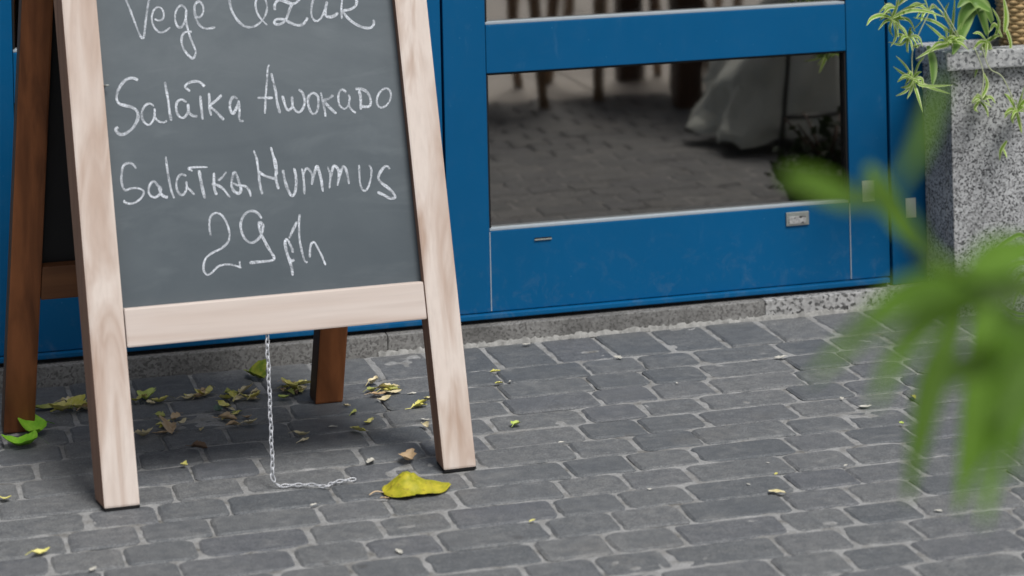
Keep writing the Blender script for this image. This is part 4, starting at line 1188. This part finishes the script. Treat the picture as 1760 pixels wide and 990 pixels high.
PXM = 5.05 / 4276.36        # metres per photograph pixel at the planter
def spider(keys, base, label, mat='spider', group=None, stol=()):
    base = Vector(base)
    t = tag(empty('spider_plant', base), label, 'plant', group)
    for k in keys:
        for w, pts in SPIDER[k]:
            blade('leaf', pts, w * PXM * (1.0 if w > 15 else 0.85), M['spider_broad'] if w > 15 else M[mat], t, base)
    for j in stol:
        w, pts = SPIDER['stolon'][j]
        bm = bmesh.new(); tube(bm, [p - base for p in spline(pts, 6)], w * PXM * 0.5, 5)
        obj('runner', mesh_of(bm, 'runner', True), M['stolon'], t)
    return t
spider(['A', 'B', 'C', 'D', 'E'], (2.33, 4.70, 0.52), 'variegated spider plant with arching leaves and plantlets spilling over the granite planter', stol=(0, 1, 2, 3))
spider(['J'], (2.46, 4.56, 0.0), 'tuft of thin arching green leaves on the ground at the foot of the planter', 'spider_broad')

# ================================================================== FOREGROUND PLANT (out of focus)
FBASE = Vector((0.82, 1.12, 0))
fp = tag(empty('foreground_plant', FBASE), 'blurred bright green plant with long drooping leaves in the near foreground', 'plant')
for i, (w, pts) in enumerate(FOREGROUND):
    blade('leaf', pts, w * 1e-3, M['fore'], fp, FBASE, 0.25, 6, 0.05, 0.35, 0.40)
bm = bmesh.new(); tube(bm, [p - FBASE for p in spline(FSTEM, 6)], 0.0036, 8)
obj('branch', mesh_of(bm, 'branch', True), M['forestem'], fp)
last = Vector(FSTEM[-1])
bm = bmesh.new(); tube(bm, [p - FBASE for p in spline([FSTEM[-1], tuple(last + Vector((.08, -.01, -.12))), tuple(FBASE + Vector((0.01, 0, .45))), tuple(FBASE + Vector((0, 0, .02)))], 6)], [.0042] * 6 + [.006] * 13, 8)
obj('stem', mesh_of(bm, 'stem', True), M['forestem'], fp)
bm = bmesh.new()
bmesh.ops.create_cone(bm, cap_ends=True, segments=28, radius1=0.10, radius2=0.135, depth=0.24, matrix=Matrix.Translation((0, 0, 0.12)))
bmesh.ops.create_cone(bm, cap_ends=True, segments=28, radius1=0.143, radius2=0.145, depth=0.03, matrix=Matrix.Translation((0, 0, 0.235)))
obj('pot', mesh_of(bm, 'pot'), M['potblack'], fp)

# ================================================================== FALLEN LEAVES AND SCRAPS
def scrap_mesh(size, seed, kind):
    """curled little leaf: ovate blade with torn margin, folded along the midrib, plus a stalk"""
    rg = random.Random(seed)
    nu, nv = (12, 6) if size > 0.016 else (7, 4)
    L = size; W = size * (rg.uniform(0.36, 0.6) if kind not in ('green', 'lime') else rg.uniform(0.75, 0.9))
    fold = rg.uniform(0.3, 1.1); arc = rg.uniform(-0.1, 0.75); tw = rg.uniform(-0.9, 0.9); asym = rg.uniform(0.6, 1.4)
    if kind in ('white', 'cream'): fold *= 0.4; arc = abs(arc) * 0.4
    if kind in ('green', 'lime'): fold = rg.uniform(.5, .8); arc = rg.uniform(.4, .7)
    vs = []; off = rg.uniform(0, 50)
    for i in range(nu + 1):
        u = i / nu
        wd = W / 2 * max(0.03, (math.sin(math.pi * u ** 0.8)) ** 0.8)
        for j in range(nv + 1):
            v = j / nv * 2 - 1
            ww = wd * (asym if v > 0 else 1 / asym)
            if abs(v) > 0.9: ww *= 1 + 0.35 * noise.noise((u * 7 + off, v, 2.2)) - (0.25 if rg.random() < .2 else 0)
            x = (u - 0.5) * L; y = ww * v
            z = fold * abs(y) + arc * ((u - .5) ** 2) * L * 1.6 + 0.05 * L * noise.noise((u * 5 + off, v * 2, 0)) + tw * y * (u - .5)
            vs.append([x, y, z])
    mz = min(p[2] for p in vs)
    for p in vs: p[2] += 0.0008 - mz
    fs = [(i * (nv + 1) + j, (i + 1) * (nv + 1) + j, (i + 1) * (nv + 1) + j + 1, i * (nv + 1) + j + 1) for i in range(nu) for j in range(nv)]
    if size > 0.022 and kind != 'white':
        m0 = vs[nv // 2]; o = len(vs); s = size * .02
        vs += [[m0[0], m0[1] - s, m0[2]], [m0[0], m0[1] + s, m0[2] + s], [m0[0] - L * .35, m0[1] + L * .06, m0[2] * .4], [m0[0] - L * .35, m0[1] + L * .06 + s, m0[2] * .4 + s]]
        fs.append((o, o + 1, o + 3, o + 2))
    me = bpy.data.meshes.new('fallen_leaf'); me.from_pydata(vs, [], fs); me.update()
    for p in me.polygons: p.use_smooth = True
    return me
rg = random.Random(21)
def WHERE(x, y):
    if x > 1.0:
        return 'by the threshold right of the sign' if y > 4.5 else 'on the paving right of the sign' if x < 1.3 else 'on the far right paving'
    if y < 4.0: return 'in front of the sign'
    if x < 0.36: return 'beside the left rear leg'
    if x < 0.50: return 'behind the left front leg'
    if x < 0.585: return 'under the sign, left of the chain'
    if x < 0.66: return 'under the sign, just left of the chain'
    if x < 0.80: return 'between the chain and the right rear leg'
    return 'between the two right legs of the sign'
WORD = {'green': 'fresh green', 'lime': 'pale green', 'yellow': 'yellow', 'olive': 'olive green', 'moss': 'dark mossy green', 'dry': 'dry straw-coloured', 'tan': 'tan', 'brown': 'dull brown', 'dark': 'dark bluish green', 'white': 'whitish', 'cream': 'cream and yellow'}
from collections import Counter
lab = []
for (x, y, s, kd) in DEBRIS:
    sz = 'tiny' if s < 18 else 'small' if s < 30 else 'larger'
    nm = 'petal' if kd == 'white' else 'fallen_leaf'
    lab.append((nm, '%s %s %s lying %s' % (sz, WORD[kd], 'petal scrap' if kd == 'white' else 'fallen leaf', WHERE(x, y))))
cnt = Counter(l for _, l in lab)
for word, c in list(cnt.items()):          # small sets of look-alikes are told apart by their order
    if c in (2, 3):
        idx = sorted([i for i, l in enumerate(lab) if l[1] == word], key=lambda i: DEBRIS[i][0])
        for i, w in zip(idx, ('leftmost', 'rightmost') if c == 2 else ('leftmost', 'middle one', 'rightmost')):
            lab[i] = (lab[i][0], lab[i][1] + ', ' + w)
for (x, y, s, kd), (nm, lb) in zip(DEBRIS, lab):
    me = scrap_mesh(s * (1.45e-3 if (x < 1.0 and y > 4.02) else 1.12e-3), rg.randint(0, 99999), kd)
    o = obj(nm, me, F[kd], None, (x, y, 0.001), (0, 0, rg.uniform(0, 6.28)))
    tag(o, lb, 'petal' if kd == 'white' else 'leaf', 'petal scraps scattered on the paving' if kd == 'white' else 'fallen leaves around the sign')

# the large curled yellow leaf by the right front leg
def big_leaf():
    """broad leaf, crumpled: a rounded swelling left of the middle, flat wavy tail to the right, torn pale margin"""
    nu, nv = 44, 26
    vs = []; edge = []
    for i in range(nu + 1):
        u = i / nu
        prof = (math.sin(math.pi * min(1, u ** 0.75 * 0.985 + .012))) ** 0.6
        for j in range(nv + 1):
            v = j / nv * 2 - 1
            half = 0.043 * prof * (1 + 0.16 * math.sin(11 * u + (2 if v > 0 else 0)) + 0.10 * noise.noise((u * 9, 3 + (v > 0), 0)))
            x = -0.056 + 0.112 * u + 0.006 * v * v * math.sin(9 * u); y = half * v
            dome = math.exp(-(abs(u - 0.38) / 0.27) ** 2.2) * math.exp(-(abs(v - 0.1) / 0.8) ** 2.4)
            z = 0.0012 + 0.028 * dome + 0.0014 * (1 + math.sin(u * 17 + v * 2)) * abs(v) ** 2 + 0.004 * max(0, u - .75) * 4 * (1 - abs(v))
            z += 0.0050 * noise.noise((u * 8, v * 4, 7)) * (0.3 + dome)
            z -= 0.0016 * math.exp(-(v / 0.06) ** 2) * dome
            k = abs(math.sin((u * 9 - abs(v) * 2.4) * math.pi)) ** 6
            z -= 0.0020 * k * (1 - abs(v)) * (0.3 + dome)
            vs.append((x, y, max(0.0008, z))); edge.append(max(abs(v), abs(u * 2 - 1)))
    fs = [(i * (nv + 1) + j, (i + 1) * (nv + 1) + j, (i + 1) * (nv + 1) + j + 1, i * (nv + 1) + j + 1) for i in range(nu) for j in range(nv)]
    me = bpy.data.meshes.new('fallen_leaf'); me.from_pydata(vs, [], fs); me.update()
    at = me.attributes.new("across", 'FLOAT', 'POINT'); at.data.foreach_set("value", edge)
    for p in me.polygons: p.use_smooth = True
    return me
m, nt, bs = new_mat('curled_yellow_leaf', 0.55, 0.3)
at = nt.nodes.new("ShaderNodeAttribute"); at.attribute_name = "across"
n1 = noise_tex(nt, coords(nt, "Object"), 45, 4, 0.65)
c = mix(nt, ramp(nt, n1, ((0.35, 0.0), (0.65, 1.0))), (0.26, 0.27, 0.014), (0.50, 0.44, 0.035))
ad = nt.nodes.new("ShaderNodeMath"); ad.operation = 'MULTIPLY_ADD'; ad.inputs[1].default_value = 1.1
nt.links.new(n1, ad.inputs[0]); nt.links.new(at.outputs["Fac"], ad.inputs[2])
c = mix(nt, ramp(nt, ad.outputs[0], ((1.20, 0.0), (1.48, 0.85))), c, (0.70, 0.60, 0.33))
n2 = noise_tex(nt, coords(nt, "Object"), 130, 3, 0.6)
c = mix(nt, ramp(nt, n2, ((0.60, 0.0), (0.70, 0.8))), c, (0.20, 0.12, 0.03))
nt.links.new(c, bs.inputs["Base Color"]); bump(nt, bs, n2, 0.3, 0.001)
o = obj('fallen_leaf', big_leaf(), m, None, (0.884, 3.950, 0.001), (0, 0, math.radians(4)))
tag(o, 'large curled yellow leaf humped on the paving beside the right front leg', 'leaf')
bm = bmesh.new(); tube(bm, spline([(-.055, 0, .003), (-.068, .004, .005), (-.080, -.003, .003)], 4), 0.0011, 5)
obj('stalk', mesh_of(bm, 'stalk', True), F['tan'], o)

# ================================================================== WHAT THE GLASS REFLECTS
def chair(loc, rz, label, legmat='chairwood'):
    t = tag(empty('chair', loc), label, 'chair', None); t.rotation_euler = (0, 0, rz)
    for sx in (-1, 1):
        for sy in (-1, 1):
            bm = bmesh.new()
            top = (sx * .17, sy * .17, .44); bot = (sx * .195, sy * .20, 0)
            if sy > 0: tube(bm, [bot, top, (sx * .165, .22, .86)], [.016, .019, .015], 8)
            else: tube(bm, [bot, top], [.016, .020], 8)
            obj('leg', mesh_of(bm, 'leg', True), M[legmat], t)
    bm = bmesh.new(); box(bm, (-.205, -.205, .441), (.205, .205, .475), .012); obj('seat', mesh_of(bm, 'seat'), M[legmat], t)
    for z in (.60, .72, .82):
        bm = bmesh.new(); box(bm, (-.165, .185 + (z - .6) * .1, z), (.165, .203 + (z - .6) * .1, z + .05), .005); obj('back_slat', mesh_of(bm, 'back_slat'), M[legmat], t)
    bm = bmesh.new(); tube(bm, [(-.185, -.19, .2), (-.185, .19, .2)], .010); tube(bm, [(.185, -.19, .2), (.185, .19, .2)], .010)
    obj('stretcher', mesh_of(bm, 'stretcher', True), M[legmat], t)
    return t
chair((1.90, 2.06, 0), 0.05, 'wooden chair mirrored in the door glass, left of the others')
chair((2.45, 1.98, 0), -0.12, 'wooden chair mirrored in the middle of the door glass')
chair((2.62, 0.95, 0), 2.9, 'wooden chair mirrored behind the front chairs, near the left of the glass')
chair((3.35, 1.00, 0), 3.3, 'wooden chair mirrored behind the front chairs, near the right of the glass')
tb = tag(empty('table', (2.55, 2.42, 0)), 'wooden table with dark square leg mirrored in the door glass', 'table')
for sx, sy in ((-.04, -.04), (.62, -.04), (-.04, -.62), (.62, -.62)):
    bm = bmesh.new(); box(bm, (sx - .04, sy - .04, 0), (sx + .04, sy + .04, .70), .004); obj('leg', mesh_of(bm, 'leg'), M['brown_dark'], tb)
bm = bmesh.new(); box(bm, (-.10, -.70, .701), (.70, .04, .735), .005); obj('table_top', mesh_of(bm, 'table_top'), M['chairwood'], tb)

# white cloth thrown over a low stand, spreading to one side
CB = Vector((2.53, 3.04, 0))
bm = bmesh.new()
n, lv = 48, 14
rings = []
for L in range(lv + 1):
    u = L / lv
    ring = []
    for k in range(n):
        a = 2 * math.pi * k / n
        r = 0.07 + 0.15 * math.sin(u * 1.57) + 0.030 * u * math.sin(5 * a + 2.5 * u) + 0.05 * noise.noise((3 * math.cos(a), 3 * math.sin(a), u * 4)) + .03 * noise.noise((7 * math.cos(a), 7 * math.sin(a), u * 9))
        sk = 0.13 * (1 - u) ** 1.3
        ring.append(bm.verts.new((r * math.cos(a) + sk, r * math.sin(a) * 0.9, 0.46 * (1 - u) + 0.006 + 0.03 * u * (1 + noise.noise((4 * math.cos(a), 4 * math.sin(a), 1))) * (u > .9))))
    rings.append(ring)
for r0, r1 in zip(rings, rings[1:]):
    for k in range(n): bm.faces.new((r0[k], r0[(k + 1) % n], r1[(k + 1) % n], r1[k]))
bm.faces.new(rings[0])
o = obj('draped_cloth', mesh_of(bm, 'draped_cloth', True), M['cloth'], None, CB)
tag(o, 'white cloth draped in folds, mirrored at the right of the door glass', 'cloth')

RB = Vector((2.44, 3.34, 0))
rk = tag(empty('metal_rack', RB), 'black metal ladder rack mirrored at the right edge of the door glass', 'rack')
for dx in (0.0, 0.20):
    bm = bmesh.new(); tube(bm, [(dx, 0, 0), (dx + .10, -.06, .75)], .008, 8); obj('upright', mesh_of(bm, 'upright', True), M['blackmetal'], rk)
for z in (.12, .30, .42, .54, .66):
    f_ = z / .75
    bm = bmesh.new(); tube(bm, [(.10 * f_, -.06 * f_, z), (.10 * f_ + .20, -.06 * f_, z)], .007, 8); obj('rung', mesh_of(bm, 'rung', True), M['blackmetal'], rk)

SHB = Vector((2.37, 3.86, 0))
sp = tag(empty('dark_shrub', SHB), 'dark leafy potted shrub mirrored low at the right of the door glass', 'plant')
bm = bmesh.new(); bmesh.ops.create_cone(bm, cap_ends=True, segments=24, radius1=0.10, radius2=0.13, depth=0.09, matrix=Matrix.Translation((0, 0, 0.045)))
obj('pot', mesh_of(bm, 'pot'), M['potblack'], sp)
rg = random.Random(8)
vs, fs = [], []
for i in range(700):
    d = Vector((rg.gauss(0, 1), rg.gauss(0, 1), rg.gauss(0, .6))).normalized() * rg.uniform(.03, .15)
    c = d + Vector((0, 0, .08)); a = Vector((rg.gauss(0, 1), rg.gauss(0, 1), rg.gauss(0, 1))).normalized(); b = a.orthogonal().normalized()
    L, w = rg.uniform(.02, .045), rg.uniform(.006, .012)
    if c.z < .015: continue
    o = len(vs); vs += [c, c + a * L * .5 + b * w, c + a * L, c + a * L * .5 - b * w]; fs.append((o, o + 1, o + 2, o + 3))
me = bpy.data.meshes.new('foliage'); me.from_pydata(vs, [], fs); me.update()
tag(obj('foliage', me, M['darkleaf'], sp), kind='stuff')
bm = bmesh.new()
for j in range(7):
    a = j * .9; tube(bm, [(0, 0, .09), (.05 * math.cos(a), .05 * math.sin(a), .14), (.11 * math.cos(a), .11 * math.sin(a), .21)], [.005, .004, .002], 6)
obj('twigs', mesh_of(bm, 'twigs', True), M['brown_dark'], sp)
